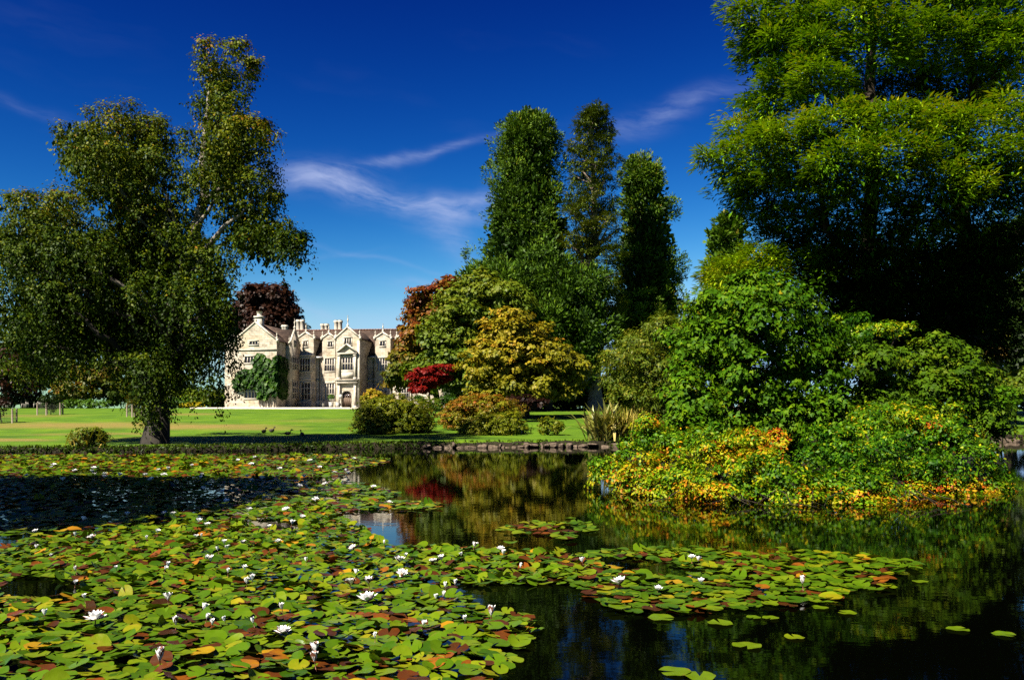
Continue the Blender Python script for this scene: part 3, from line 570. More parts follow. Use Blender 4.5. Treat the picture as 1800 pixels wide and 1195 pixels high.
broad_tree('maple_tree', 'yellow green maple with layered clumps of turning leaves on the lawn', [(903, 556, 26, 13, .62), (890, 580, 42, 18, .6), (930, 585, 28, 14, .6), (868, 608, 40, 20, .55), (915, 612, 44, 18, .55), (960, 612, 36, 18, .5), (845, 640, 36, 22, .52), (890, 640, 48, 22, .55), (945, 640, 50, 20, .5), (990, 635, 30, 16, .5), (870, 670, 46, 22, .4), (930, 672, 56, 22, .42), (990, 665, 36, 20, .45), (1010, 650, 18, 14, .5), (860, 692, 34, 12, .3), (925, 696, 40, 12, .3), (980, 690, 34, 10, .38)], 87, 'yellowmaple', 44, (925, 735), per=34, L=.36, flat=.42, density=1.15, sub=.62, n_limbs=16, depth=4, r0=.3)
broad_tree('red_maple', 'crimson red small maple between the green maple and the clipped mounds', [(752, 654, 24, 4, .6), (775, 647, 18, 4, .55), (732, 660, 12, 3, .6), (758, 668, 24, 4, .5), (738, 684, 16, 3.5, .55), (776, 662, 14, 4, .4), (745, 676, 18, 3, .5)], 93, 'red', 45, (758, 722), per=30, L=.26, flat=.3, density=2.4, sub=.4, n_limbs=7, depth=1.6, r0=.12, spread=.8)
broad_tree('red_maple', 'dark maroon low maple under the yellow maple', [(918, 706, 20, 10, .15), (945, 710, 16, 9, .1), (905, 714, 12, 8, .2)], 80, 'copper', 46, (925, 745), per=26, L=.28, flat=.4, density=2.5, sub=.4, n_limbs=3, depth=1.5, r0=.08, spread=.5)
broad_tree('copper_beech', 'dark purple copper beech standing behind the manor roof', [(468, 530, 38, 24, .5), (440, 548, 34, 26, .5), (495, 554, 26, 24, .5), (465, 570, 48, 30, .4), (420, 578, 30, 32, .4), (455, 514, 18, 11, .6)], 172, 'copper', 47, (465, 715), per=30, L=.75, density=.5, sub=1.2, depth=6, r0=.7)
def mound(name, label, S, D, seed, mat='mound', base_py=765):
    rng = np.random.default_rng(seed); lobes = [lobe_px(a[0], a[1], a[2], a[3], D + rng.uniform(-.8, .8), a[4]) for a in S]
    allb = backfill(rng, lobes, D, 2.0, .5)
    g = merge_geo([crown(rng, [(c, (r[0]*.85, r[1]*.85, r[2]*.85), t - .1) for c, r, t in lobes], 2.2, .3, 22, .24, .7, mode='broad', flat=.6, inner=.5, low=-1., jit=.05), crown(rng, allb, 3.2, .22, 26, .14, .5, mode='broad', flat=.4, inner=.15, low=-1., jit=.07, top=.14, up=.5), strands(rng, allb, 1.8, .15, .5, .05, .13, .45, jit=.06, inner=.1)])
    g[0][:, 2] = np.maximum(g[0][:, 2], ground_z(g[0][:, 0], g[0][:, 1]) + .02)
    px = np.mean([a[0] for a in S]); b = P(px, base_py, D + 1); b[2] = ground_z(b[0], b[1])
    return make_tree(name, label, 'shrub', b, lobes, g, M[mat], M['bark'], .09, n_limbs=7, seed=seed, stems=6, crown_name='foliage')
mound('weeping_maple', 'olive green dome of a weeping maple nearest the manor door', [(690, 736, 64, 40, .30), (690, 716, 46, 24, .36), (655, 726, 34, 22, .32), (724, 726, 36, 22, .3), (640, 746, 26, 18, .26), (685, 748, 60, 18, .24), (740, 748, 26, 16, .26)], 63.5, 51)
mound('weeping_maple', 'orange tinged dome of a weeping maple, middle of the clipped mounds', [(838, 728, 56, 32, .6), (838, 708, 40, 16, .85), (812, 718, 30, 16, .78), (868, 712, 34, 16, .7), (792, 736, 20, 14, .8), (840, 738, 50, 18, .5), (890, 726, 24, 18, .5)], 67, 52, base_py=760)
mound('weeping_maple', 'green weeping maple mound spreading low in front of the orange one', [(870, 750, 54, 20, .3), (868, 744, 46, 14, .32), (838, 754, 34, 12, .3), (905, 750, 24, 14, .3), (890, 737, 30, 14, .36)], 62.5, 53)
mound('weeping_maple', 'small round green mound alone on the lawn near the flax', [(968, 746, 21, 15, .36), (958, 750, 12, 8, .35), (980, 750, 12, 8, .3)], 61, 54, base_py=754)
mound('clipped_bush', 'little green bush behind the gap between two maple mounds', [(750, 708, 16, 10, .12), (745, 716, 12, 8, .1)], 78, 55, base_py=722)
mound('laurel_bush', 'dense dark green bush beneath the crimson maple', [(772, 708, 16, 10, .05), (735, 702, 14, 9, .05), (790, 702, 14, 9, .05)], 88, 56, 'hedge', base_py=722)
broad_tree('mahonia_bush', 'yellow flowering bush beside the shaded porch wall', [(652, 692, 9, 5, .8), (644, 700, 7, 6, .4), (661, 697, 7, 6, .7)], 128, 'yellowmaple', 57, (650, 714), per=26, L=.35, density=2., sub=.5, depth=1.5, r0=.06, n_limbs=3, spread=.5)
broad_tree('willow_tree', 'loose olive green willow on the far bank behind the flax', [(1100, 625, 34, 18, .55), (1140, 600, 36, 20, .5), (1185, 580, 36, 24, .5), (1212, 560, 24, 20, .5), (1095, 665, 36, 26, .55), (1145, 645, 42, 30, .5), (1195, 630, 40, 36, .45), (1115, 705, 42, 24, .5), (1175, 690, 46, 34, .45), (1140, 735, 50, 22, .45), (1215, 700, 30, 40, .4)], 57.5, 'olive', 58, (1150, 768), per=34, L=.24, ratio=.35, density=2.0, sub=.5, mode='broad', depth=3, jit=.18, r0=.16, n_limbs=11, up=.6)

# background planting behind the lawn
BG = [('oak_tree', 'dark tree at the lawn edge just above the first bench', [(30, 640, 60, 36, .25), (85, 600, 50, 50, .5), (70, 660, 40, 34, .4)], 150, 'darktree', 61),
      ('russet_tree', 'reddish brown tree partly hidden behind the birch curtain', [(15, 640, 34, 34, .5), (5, 672, 26, 24, .5)], 138, 'copper', 62),
      ('shrub_border', 'brown tinged border shrub above the low hedge', [(140, 672, 34, 24, .45), (170, 660, 26, 18, .5), (125, 690, 24, 14, .4), (195, 690, 26, 14, .25)], 142, 'autumn', 63),
      ('oak_tree', 'dark round tree beyond the birch trunk', [(245, 672, 40, 30, .3), (290, 682, 36, 24, .35), (220, 690, 30, 18, .3)], 156, 'darktree', 64),
      ('shrub_border', 'low green shrubs under the birch curtain beside the manor', [(345, 700, 34, 10, .5), (390, 700, 26, 12, .4), (310, 703, 20, 9, .4)], 150, 'greenmaple', 65)]
BG += [('laurel_bush', 'dark undergrowth beneath the giant conifers', [(1010, 690, 30, 24, .25), (1045, 692, 28, 22, .2), (975, 692, 30, 22, .25)], 128, 'darktree', 66),
       ('laurel_bush', 'dark undergrowth behind the willow', [(1090, 680, 36, 34, .3), (1140, 670, 36, 40, .3), (1190, 670, 40, 44, .3)], 135, 'darktree', 67),
       ('laurel_bush', 'dark undergrowth seen between the maples and the conifers', [(870, 690, 40, 26, .25), (920, 692, 34, 24, .25), (820, 696, 34, 20, .25)], 126, 'darktree', 68)]
for nm, lb, S, D, mt, sd in BG:
    broad_tree(nm, lb, S, D, mt, sd, (np.mean([s[0] for s in S]), 714), per=24, L=.65, density=.5, sub=1.0, depth=5, r0=.3, n_limbs=5)
for i, (px, py, rx, ry, D, lb) in enumerate([(1775, 480, 60, 60, 92, 'dark tree filling the gap beyond the island trees'), (1700, 560, 50, 60, 100, 'dark tree behind the palm trunk'), (1820, 560, 60, 70, 88, 'dark tree on the far lawn nearest the frame edge')]):
    broad_tree('beech_tree', lb, [(px, py, rx, ry, .35), (px - 25, py + 60, rx*.7, 40, .3), (px + 20, py + 90, rx*.7, 40, .3), (px, py - 50, rx*.6, 36, .45)], D, 'darktree', 70 + i, (px, 726), per=26, L=.5, density=.6, sub=.9, depth=5, r0=.4)
for i, (px, py, rx, ry, D, mt, lb) in enumerate([(1785, 678, 32, 26, 76, 'greenmaple', 'light green rounded bush on the lawn past the palm'), (1730, 620, 22, 40, 78, 'greenmaple', 'upright yellow green bush beside the palm'), (1760, 700, 22, 14, 70, 'bigleaf', 'low green bush at the foot of the palm')]):
    broad_tree('garden_bush', lb, [(px, py, rx, ry, .45), (px - 12, py + 10, rx*.6, ry*.6, .5), (px + 12, py + 12, rx*.6, ry*.6, .4)], D, mt, 80 + i, (px, 722), per=34, L=.3, density=1.6, sub=.55, depth=2, r0=.1, n_limbs=3)

# ------------------------------------------------------------------ island: two feathery cypresses and the shrubs
def redwood(label, S, base_px, D, top, seed, limbs=22):
    rng = np.random.default_rng(seed)
    lobes = [lobe_px(a[0] + rng.uniform(-8, 8) + (18 if a[0] < 1330 else 0), a[1] + rng.uniform(-10, 10), a[2], a[3]*1.35, D + a[5], a[4]) for a in S]  # low and inner lobes carry dark tints: canopy shade put into the colour
    lobes2 = satellites(rng, lobes, 3, .42)
    g = crown(rng, lobes2, 1.9, .46, 34, .32, .24, T_DIAMOND, 'spray', .6, .12, -.3, .10, top=.3)
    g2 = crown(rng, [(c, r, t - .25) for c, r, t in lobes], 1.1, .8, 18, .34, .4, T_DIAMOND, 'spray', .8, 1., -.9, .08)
    b = P(base_px, 727, D); b[2] = float(isle_z(np.array([b[0]]), np.array([b[1]]))[0]); t = P(top[0], top[1], D)
    return make_tree('swamp_cypress', label, 'tree', b, lobes, merge_geo([g, g2]), M['redwood'], M['bark'], .48, top=t, n_limbs=limbs, seed=seed, limb_r=.6)
redwood('huge feathery yellow green conifer on the island, its sprays reaching out over the pond',
        [(1320, 25, 44, 18, .6, -2), (1400, 10, 55, 20, .6, -2), (1310, 65, 40, 18, .6, -1), (1380, 70, 60, 24, .5, -2), (1460, 50, 60, 26, .55, -3), (1540, 30, 60, 24, .55, -4), (1340, 110, 44, 20, .5, 0), (1430, 105, 50, 22, .5, -3),
         (1395, 150, 50, 20, .6, -3), (1360, 175, 50, 22, .5, -2), (1440, 165, 46, 24, .55, -4), (1310, 185, 32, 14, .5, 0), (1545, 85, 55, 26, .6, -4), (1600, 60, 50, 26, .5, -3),
         (1290, 232, 42, 18, .68, 0), (1265, 280, 38, 22, .65, 0), (1330, 262, 50, 26, .6, -2), (1300, 312, 44, 24, .5, 0), (1390, 240, 55, 22, .62, -4), (1470, 232, 60, 22, .65, -5), (1550, 225, 60, 20, .6, -5), (1400, 290, 60, 28, .5, -4), (1480, 285, 60, 28, .55, -6), (1560, 275, 60, 28, .6, -6),
         (1350, 335, 46, 22, .4, -1), (1430, 340, 55, 26, .45, -3), (1510, 335, 56, 26, .5, -5), (1290, 350, 30, 16, .4, 0), (1330, 385, 40, 18, .3, 1), (1400, 395, 50, 22, .35, 0), (1470, 395, 50, 24, .35, -2), (1540, 390, 50, 26, .4, -3), (1370, 430, 40, 18, .3, 2),
         (1440, 440, 50, 20, .25, 2), (1500, 450, 50, 24, .2, 3), (1480, 500, 60, 30, .15, 4), (1540, 520, 60, 40, .15, 4), (1450, 540, 50, 34, .15, 4), (1560, 460, 60, 30, .2, 2), (1600, 480, 50, 30, .2, 3), (1580, 560, 60, 50, .15, 3), (1400, 480, 50, 30, .2, 4), (1500, 590, 70, 40, .12, 4), (1560, 620, 60, 40, .12, 4), (1500, 155, 44, 26, .15, 3), (1420, 470, 44, 24, .3, -1), (1490, 480, 50, 26, .25, -1.5), (1560, 470, 46, 26, .25, -1.5), (1530, 530, 56, 30, .15, -1), (1440, 530, 46, 28, .2, -.5), (1500, 575, 56, 26, .12, -.5), (1580, 540, 46, 30, .15, -1), (1590, 590, 50, 26, .12, -.5), (1555, 180, 44, 24, .15, 3), (1600, 150, 44, 26, .2, 3), (1500, -60, 90, 45, .6, -1), (1530, -150, 60, 45, .6, 0), (1400, -55, 60, 30, .6, 0)],
        1530, 40, (1530, -220), 91)
redwood('second feathery conifer on the island, its crown running out of the picture',
        [(1640, 30, 60, 26, .55, -2), (1710, 20, 60, 28, .55, -2), (1780, 30, 60, 30, .55, -2), (1640, 95, 50, 26, .5, -3), (1700, 90, 55, 26, .5, -3), (1770, 100, 55, 30, .5, -3), (1830, 70, 60, 34, .5, -2),
         (1790, 165, 45, 22, .65, -3), (1630, 225, 50, 18, .65, -4), (1690, 235, 55, 22, .65, -5), (1760, 220, 50, 24, .65, -4), (1640, 280, 55, 26, .55, -5), (1720, 285, 56, 26, .5, -5), (1790, 280, 50, 30, .6, -5), (1600, 330, 50, 26, .6, -5),
         (1660, 330, 55, 24, .6, -6), (1740, 335, 50, 26, .4, -4), (1800, 345, 50, 26, .4, -3), (1620, 380, 50, 24, .45, -4), (1690, 385, 55, 22, .35, -3), (1780, 400, 50, 30, .3, -1), (1850, 250, 60, 50, .5, -2), (1850, 370, 60, 50, .4, 0),
         (1590, 430, 40, 18, .2, 2), (1660, 500, 60, 36, .12, 4), (1620, 560, 60, 40, .12, 4), (1700, 560, 50, 40, .12, 4), (1660, 440, 50, 26, .2, 1), (1720, 450, 50, 30, .2, 1), (1690, 500, 55, 34, .15, 2), (1740, 560, 50, 40, .15, 2), (1650, 600, 60, 40, .12, 3), (1720, 610, 50, 40, .12, 3), (1760, 480, 50, 36, .15, 3), (1650, 160, 44, 24, .15, 3), (1640, 470, 46, 26, .25, -1.5), (1710, 460, 46, 26, .25, -1.5), (1770, 450, 40, 30, .25, -1), (1660, 530, 50, 30, .15, -1), (1730, 530, 46, 32, .18, -1), (1690, 590, 56, 28, .12, -.5), (1630, 600, 44, 24, .12, -.5), (1700, 180, 44, 22, .15, 3), (1745, 150, 44, 26, .2, 3), (1690, -60, 90, 45, .6, 0), (1700, -150, 60, 45, .6, 0), (1820, -40, 60, 40, .6, 0)],
        1692, 41, (1692, -210), 92)
broad_tree('young_cypress', 'feathery lime green young conifer behind the big leaved island shrub', [(1318, 462, 34, 16, .75), (1285, 485, 36, 20, .75), (1335, 490, 40, 20, .7), (1262, 520, 32, 22, .7), (1305, 525, 44, 26, .65), (1345, 530, 34, 26, .6), (1250, 560, 26, 24, .55), (1350, 455, 20, 10, .7)], 40, 'redwood', 93, (1300, 727), per=34, L=.32, ratio=.22, density=2.2, sub=.45, mode='spray', depth=3, r0=.16, bark='redbark', flat=.6, spread=1)

def shrub(name, label, S, D, mat, seed, base, L, ratio, tpl, density, sub, per, singles=0, mode='broad', jit=.1, flat=.6, depth=2.0, stems=7, low=-.6, inner=.22, up=.35, frac=.7):
    rng = np.random.default_rng(seed)
    lobes = [lobe_px(a[0], a[1], a[2], a[3], D + (a[5] if len(a) > 5 else rng.uniform(-.8, .5)), a[4] - (.14 if mat == 'azalea' else 0)) for a in S]
    allb = satellites(rng, backfill(rng, lobes, D, depth, frac), 2, .42); C = crown(rng, allb, density, sub, per, L, ratio, tpl, mode, flat, inner, low, jit, up)
    V, Fs, T = C; V[:, 2] = np.maximum(V[:, 2], .015)
    b = P(base[0], base[1], base[2]); b[2] = float(isle_z(np.array([b[0]]), np.array([b[1]]))[0])
    if not singles:
        return make_tree(name, label, 'shrub', b, lobes, (V, Fs, T), M[mat], M['bark'], .07, n_limbs=stems, seed=seed, stems=5, crown_name='foliage')
    # the leaves that show largest are objects of their own; the rest is one mass
    k = len(tpl[0]); n = len(V)//k; LV = V.reshape(n, k, 3); c = LV.mean(1)
    nr = np.cross(LV[:, k//2] - LV[:, 0], LV[:, 2] - LV[:, 0]); ar = np.abs((norm(nr)*norm(c - np.array([0, 0, CAMZ]))).sum(1)); sz = np.linalg.norm(LV[:, k//2] - LV[:, 0], axis=1)
    # exposed: foremost of its small window in view
    key = np.stack([np.floor(c[:, 0]/c[:, 1]*200), np.floor((c[:, 2])/c[:, 1]*200)], 1).astype(int); dist = c[:, 1]; best = {}
    for i in np.argsort(dist):
        best.setdefault(tuple(key[i]), i)
    cand = np.array(list(best.values())); pick = cand[np.argsort(-(ar*sz/dist)[cand])[:singles]]
    keep = np.ones(n, bool); keep[pick] = False
    f0 = tpl[1][0]; m = int(keep.sum())
    rest = (LV[keep].reshape(-1, 3), [(f0[None] + (np.arange(m)*k)[:, None, None]).reshape(-1, f0.shape[1])], T.reshape(n, k)[keep].ravel())
    root = make_tree(name, label, 'shrub', b, lobes, rest, M[mat], M['bark'], .07, n_limbs=stems, seed=seed, stems=5, crown_name='foliage')
    for o in root.children:
        if o.name.startswith('foliage'): o['kind'] = 'stuff'
    for i in pick:
        link('leaf', np_mesh('leaf', LV[i] - b, [f0], {'tint': np.full(k, T[i*k])}), M[mat], root)
    return root
shrub('maple_shrub', 'big leaved dark green maple shrub, tallest on the island', [(1330, 515, 60, 26, .45), (1280, 545, 56, 34, .5), (1385, 545, 56, 36, .45), (1245, 600, 48, 40, .5), (1320, 590, 70, 44, .45), (1400, 610, 56, 48, .4), (1250, 660, 60, 46, .5), (1330, 660, 70, 50, .5), (1410, 680, 56, 46, .45), (1215, 700, 46, 40, .5), (1285, 725, 66, 42, .5), (1370, 735, 66, 42, .45), (1440, 740, 46, 44, .4), (1215, 752, 40, 26, .45), (1335, 782, 70, 24, .35), (1440, 640, 40, 40, .45)],
      26, 'bigleaf', 101, (1330, 727, 27), .135, 1.0, T_LOBED, 3.8, .38, 46, singles=300, jit=.14, stems=10, depth=2.2, frac=.35)
shrub('maple_shrub', 'dull green maple shrub at the far end of the island', [(1520, 640, 40, 24, .45), (1570, 650, 50, 36, .5), (1640, 640, 56, 34, .5), (1690, 660, 46, 40, .45), (1600, 690, 60, 40, .5), (1660, 710, 60, 40, .5), (1715, 710, 40, 50, .45), (1730, 760, 34, 50, .4), (1510, 690, 50, 40, .5), (1480, 650, 36, 34, .55), (1560, 720, 60, 36, .4), (1490, 735, 56, 40, .4), (1680, 630, 20, 14, .5)],
      27, 'oliveleaf', 102, (1600, 727, 28), .125, 1.0, T_LOBED, 3.8, .36, 44, singles=200, jit=.12, stems=9, depth=2.2, frac=.35)
shrub('dogwood_shrub', 'light green leafy bough reaching out over the island thicket', [(1465, 592, 28, 10, .35), (1500, 590, 34, 11, .35), (1545, 582, 32, 8, .45), (1580, 578, 20, 6, .55), (1508, 562, 14, 8, .3), (1470, 612, 34, 12, .25), (1450, 590, 20, 12, .3)], 27.5, 'azalea', 103, (1480, 727, 28), .11, .5, T_DIAMOND, 6, .22, 28, jit=.08, stems=6, depth=.8)
shrub('azalea_shrub', 'low shrub with yellow, orange and red leaves along the waterline at the island tip', [(1048, 836, 16, 14, .5, 1.5), (1075, 826, 26, 20, .42, 1), (1085, 850, 26, 18, .66, .5), (1120, 800, 34, 26, .38, 1), (1120, 838, 34, 22, .74, .3), (1160, 770, 40, 22, .38, 1.2), (1165, 815, 36, 26, .62, .2), (1150, 862, 36, 18, .62, -.5), (1205, 840, 40, 28, .48, -.8), (1215, 790, 34, 22, .35, .6), (1140, 752, 26, 14, .58, 1.4), (1200, 868, 40, 16, .70, -1)],
      22.2, 'azalea', 104, (1130, 800, 23), .10, .5, T_DIAMOND, 6.5, .22, 34, singles=0, jit=.14, stems=8, depth=1.0, low=-.8)
shrub('azalea_shrub', 'golden orange shrub in the middle of the island front', [(1255, 795, 34, 16, .62, .5), (1290, 808, 36, 16, .66, 0), (1350, 803, 34, 14, .74, 0), (1320, 772, 26, 10, .70, .8), (1370, 778, 20, 14, .80, .8), (1265, 840, 40, 28, .45, -.6), (1330, 838, 44, 28, .40, -.8), (1395, 845, 40, 28, .36, -1), (1270, 872, 40, 16, .72, -1), (1345, 872, 44, 18, .48, -1.2), (1410, 877, 40, 14, .62, -1.2), (1300, 775, 26, 12, .6, .8), (1250, 765, 26, 14, .42, .9)],
      21, 'azalea', 105, (1320, 800, 21.8), .10, .5, T_DIAMOND, 6.5, .22, 34, jit=.14, stems=8, depth=1.0, low=-.8)
shrub('azalea_shrub', 'bright green shrub with scattered russet leaves beside the golden one', [(1445, 810, 40, 24, .22, .2), (1490, 790, 44, 28, .25, .4), (1500, 835, 44, 26, .32, -.6), (1460, 856, 40, 22, .42, -.9), (1540, 850, 40, 22, .4, -.7), (1550, 800, 44, 28, .28, .2), (1510, 872, 40, 15, .74, -1), (1455, 770, 36, 18, .25, .8), (1520, 757, 36, 18, .32, 1), (1575, 867, 30, 14, .62, -.7), (1470, 884, 36, 10, .6, -1.1), (1520, 886, 30, 7, .5, -1.1), (1560, 884, 30, 7, .8, -1)],
      21, 'azalea', 106, (1500, 800, 21.8), .10, .5, T_DIAMOND, 6.5, .22, 34, jit=.15, stems=8, depth=1.0, low=-.8)
shrub('azalea_shrub', 'yellow green shrub with rusty sprays on the end of the island', [(1600, 790, 50, 30, .3, .6), (1655, 780, 46, 30, .32, .8), (1590, 745, 44, 24, .42, 1.4), (1640, 735, 40, 22, .5, 1.4), (1690, 760, 30, 20, .40, 1), (1645, 825, 50, 26, .32, 0), (1700, 815, 40, 28, .36, .4), (1610, 840, 40, 22, .45, -.4), (1740, 840, 28, 26, .36, .8), (1680, 855, 44, 16, .70, 0), (1630, 862, 36, 12, .82, -.3), (1735, 866, 26, 12, .5, .6), (1765, 868, 14, 12, .45, .9), (1640, 880, 30, 8, .7, -.6), (1690, 876, 30, 9, .5, -.4), (1730, 878, 22, 7, .75, .1), (1590, 883, 26, 7, .45, -.8), (1650, 755, 22, 8, .88, .9), (1560, 730, 34, 18, .45, 1.6)],
      22.2, 'azalea', 107, (1650, 800, 23), .10, .5, T_DIAMOND, 6.5, .22, 34, jit=.15, stems=8, depth=1.0, low=-.8)
# bare twigs trailing in the water under the shrubs
rng = np.random.default_rng(120)
for i in range(16):
    px = rng.uniform(1190, 1700); py = rng.uniform(872, 886); q = water_pt(px, 893); a = np.array([q[0], q[1] + .9, .30]); b = a + np.array([rng.uniform(-1.2, 1.2), -rng.uniform(.5, 1.0), -.26])
    pts, rd = limb(rng, a, b, .011, .004, -.08, n=6); mb = MB(); mb.tube(pts, rd, 5)
    o = mb.build('fallen_twig', M['bark'], None, True); tag(o, 'thin bare twig trailing into the water under the ' + ('island tip shrub' if px < 1240 else 'golden orange shrub' if px < 1420 else 'bright green shrub' if px < 1580 else 'end shrub of the island'), 'twig', 'twigs at the island waterline')

# ------------------------------------------------------------------ the manor house
HT = R(-6.0); HC, HS = math.cos(HT), math.sin(HT); HX0, HY0, HZ0 = (560 - 900)*134/F, 134.0, 2.86
house = empty('manor_house', (HX0, HY0, HZ0), HT)
tag(house, 'pale limestone manor with gables, mullioned windows and clustered round chimneys', 'house')
def Hu(px, v):
    k = (px - 900)/F; return (HX0 - v*HS - k*HY0 - k*v*HC)/(k*HS - HC)
def Hz(py, u, v): return CAMZ + (HY - py)*(HY0 + u*HS + v*HC)/F - HZ0
def rx(x): return 390 + x/5.143      # from the enlarged study of the facade to photo pixels
def ry(y): return 520 + y/5.143
def front(name, u0, u1, v, z0, z1, holes, apex=None, parent=house, depth=.28):
    """a wall in the plane v with real window openings; apex: (u, z) adds the gable above"""
    us = sorted({u0, u1, *[h[0] for h in holes], *[h[1] for h in holes]}); zs = sorted({z0, z1, *[h[2] for h in holes], *[h[3] for h in holes]})
    mb = MB()
    for i in range(len(us) - 1):
        for j in range(len(zs) - 1):
            cu, cz = (us[i]+us[i+1])/2, (zs[j]+zs[j+1])/2
            if any(h[0] < cu < h[1] and h[2] < cz < h[3] for h in holes): continue
            mb.add([(us[i], v, zs[j]), (us[i+1], v, zs[j]), (us[i+1], v, zs[j+1]), (us[i], v, zs[j+1])], [(0, 1, 2, 3)])
    for (a, b, c, d) in holes:
        for q in ([(a, v, c), (a, v, d), (a, v+depth, d), (a, v+depth, c)], [(b, v, c), (b, v+depth, c), (b, v+depth, d), (b, v, d)], [(a, v, d), (b, v, d), (b, v+depth, d), (a, v+depth, d)], [(a, v, c), (a, v+depth, c), (b, v+depth, c), (b, v, c)]):
            mb.add(q, [(0, 1, 2, 3)])
    if apex: mb.add([(u0, v, z1), (u1, v, z1), (apex[0], v, apex[1])], [(0, 1, 2)])
    return mb.build(name, M['wall'], parent)
def window(u0, u1, v, z0, z1, lights, rows, arched=True, parent=house):
    """stone frame with mullions and transoms, glass set back inside the opening"""
    mb = MB(); w, dp = .10, .20; y0, y1 = v - .04, v + dp
    mb.box(u0 - .14, u1 + .14, v - .07, v + .05, z1, z1 + .18); mb.box(u0 - .14, u1 + .14, v - .09, v + .05, z0 - .16, z0)
    mb.box(u0 - .13, u0 + .02, y0, y1, z0, z1); mb.box(u1 - .02, u1 + .13, y0, y1, z0, z1)
    for i in range(1, lights):
        u = u0 + (u1 - u0)*i/lights; mb.box(u - w/2, u + w/2, y0 + .05, y1 - .003, z0, z1)
    for j in range(1, rows):
        z = z0 + (z1 - z0)*j/rows; mb.box(u0 + .02, u1 - .02, y0 + .053, y1 - .006, z - w/2, z + w/2)
    if arched:
        for i in range(lights):
            a = u0 + (u1 - u0)*i/lights; b = u0 + (u1 - u0)*(i+1)/lights; h = .22
            for s in (0, 1):
                p = [(a if s == 0 else b, y0 + .07, z1 - h), (a if s == 0 else b, y0 + .07, z1), ((a+b)/2, y0 + .07, z1), (a*.6+b*.4 if s == 0 else a*.4+b*.6, y0 + .07, z1 - .06), (a*.85+b*.15 if s == 0 else a*.15+b*.85, y0 + .07, z1 - h*.5)]
                mb.prism(p, (0, .1, 0))
    o = mb.build('window', M['dressed'], parent)
    g = MB(); g.add([(u0 - .01, v + dp - .03, z0 - .01), (u1 + .01, v + dp - .03, z0 - .01), (u1 + .01, v + dp - .03, z1 + .01), (u0 - .01, v + dp - .03, z1 + .01)], [(0, 1, 2, 3)])
    g.build('pane', M['glass'], o); return o
def finial(u, v, z, h=1.0):
    mb = MB(); mb.box(u - .13, u + .13, v - .13, v + .13, z - .15, z + .12); mb.lathe((u, v, z + .12), [(.06, 0), (.06, h*.3), (.11, h*.42), (.11, h*.55), (.05, h*.65), (.035, h*.9), (.07, h*.93), (.02, h)], 8)
    mb.build('finial', M['dressed'], house)
def gable_block(u0, u1, v0, v1, zsh, zap, holes, wins, z0=0, fin=1.0, kneel=True, wall_name='wall'):
    """front wall with gable, side walls, pitched roof running back, stone coping and finials"""
    uc = (u0 + u1)/2; front(wall_name, u0, u1, v0, z0, zsh, holes, (uc, zap))
    mb = MB(); mb.add([(u1, v0, z0), (u1, v1, z0), (u1, v1, zsh), (u1, v0, zsh)], [(0, 1, 2, 3)]); mb.add([(u0, v0, z0), (u0, v1, z0), (u0, v1, zsh), (u0, v0, zsh)], [(3, 2, 1, 0)]); mb.build('side_wall', M['wall'], house)
    r = MB(); t = .16
    for s, ue in ((-1, u0), (1, u1)):
        eu = ue + s*.15; ez = zsh - (zap - zsh)/(uc - u0)*.15
        r.prism([(eu, v0 + .12, ez), (uc, v0 + .12, zap - .02), (uc, v0 + .12, zap + t - .02), (eu, v0 + .12, ez + t)], (0, v1 - v0 - .12, 0))
    r.build('roof', M['roof'], house)
    c = MB()
    for s, ue in ((-1, u0), (1, u1)):
        eu = ue + s*.06
        c.prism([(eu, v0 - .08, zsh - .02), (uc, v0 - .08, zap + .02), (uc, v0 - .08, zap + .34), (eu, v0 - .08, zsh + .26)], (0, .36, 0))
    c.build('coping', M['dressed'], house)
    if kneel:
        k = MB()
        for s, ue in ((-1, u0), (1, u1)): k.box(ue - .15 + s*.1, ue + .15 + s*.1, v0 - .12, v0 + .3, zsh - .18, zsh + .3)
        k.build('kneeler', M['dressed'], house)
        for ue in (u0, u1): finial(ue, v0 + .1, zsh + .42, .75)
    finial(uc, v0 + .1, zap + .42, fin)
    for w in wins: window(*w)
def rect(xa, xb, ya, yb, v):
    a, b = Hu(rx(xa), v), Hu(rx(xb), v); um = (a+b)/2; return a, b, Hz(ry(yb), um, v), Hz(ry(ya), um, v)
ZE = 7.7; ZR = Hz(ry(305), 8, 5)
UL, UR = Hu(rx(560), 0), Hu(785, 0)
# main range behind the projecting bays
MH = [rect(855, 900, 2000, 2000, 0)][:0]
front('wall', UL, UR, 0, 0, ZE, [])
mb = MB(); mb.box(UL, UR, .4, 10, 0, ZE - .3); mb.build('rear_wall', M['wall'], house)
r = MB(); r.prism([(UL, -.25, ZE - .1), (UL, 5, ZR), (UL, 10.3, ZE - .1)], (UR - UL, 0, 0)); main_roof = r.build('roof', M['roof'], house)
r = MB()
k = UL
while k < UR:
    r.box(k + .01, k + .43, 4.84, 5.16, ZR - .06, ZR + .10); k += .45
r.build('ridge_tiles', M['ridge'], main_roof)
mb = MB(); mb.box(UL + 3, UR, -.12, .05, 4.15, 4.35); mb.build('string_course', M['dressed'], house)
mb = MB(); mb.box(UL + 3, UR, -.2, .05, ZE - .24, ZE - .02); mb.build('eaves_cornice', M['dressed'], house)
for xa, xb in ((848, 908), (1345, 1385), (1505, 1550)):
    u0, u1 = Hu(rx(xa), -.4), Hu(rx(xb), -.4); mb = MB(); mb.box(u0, u1, -.5, -.05, ZE - .22, ZE + .05); mb.build('rainwater_head', M['lead'], house)
    mb = MB(); mb.tube([((u0+u1)/2, -.15, 0), ((u0+u1)/2, -.15, ZE - .25)], [.06, .06], 6); mb.build('downpipe', M['iron'], house)
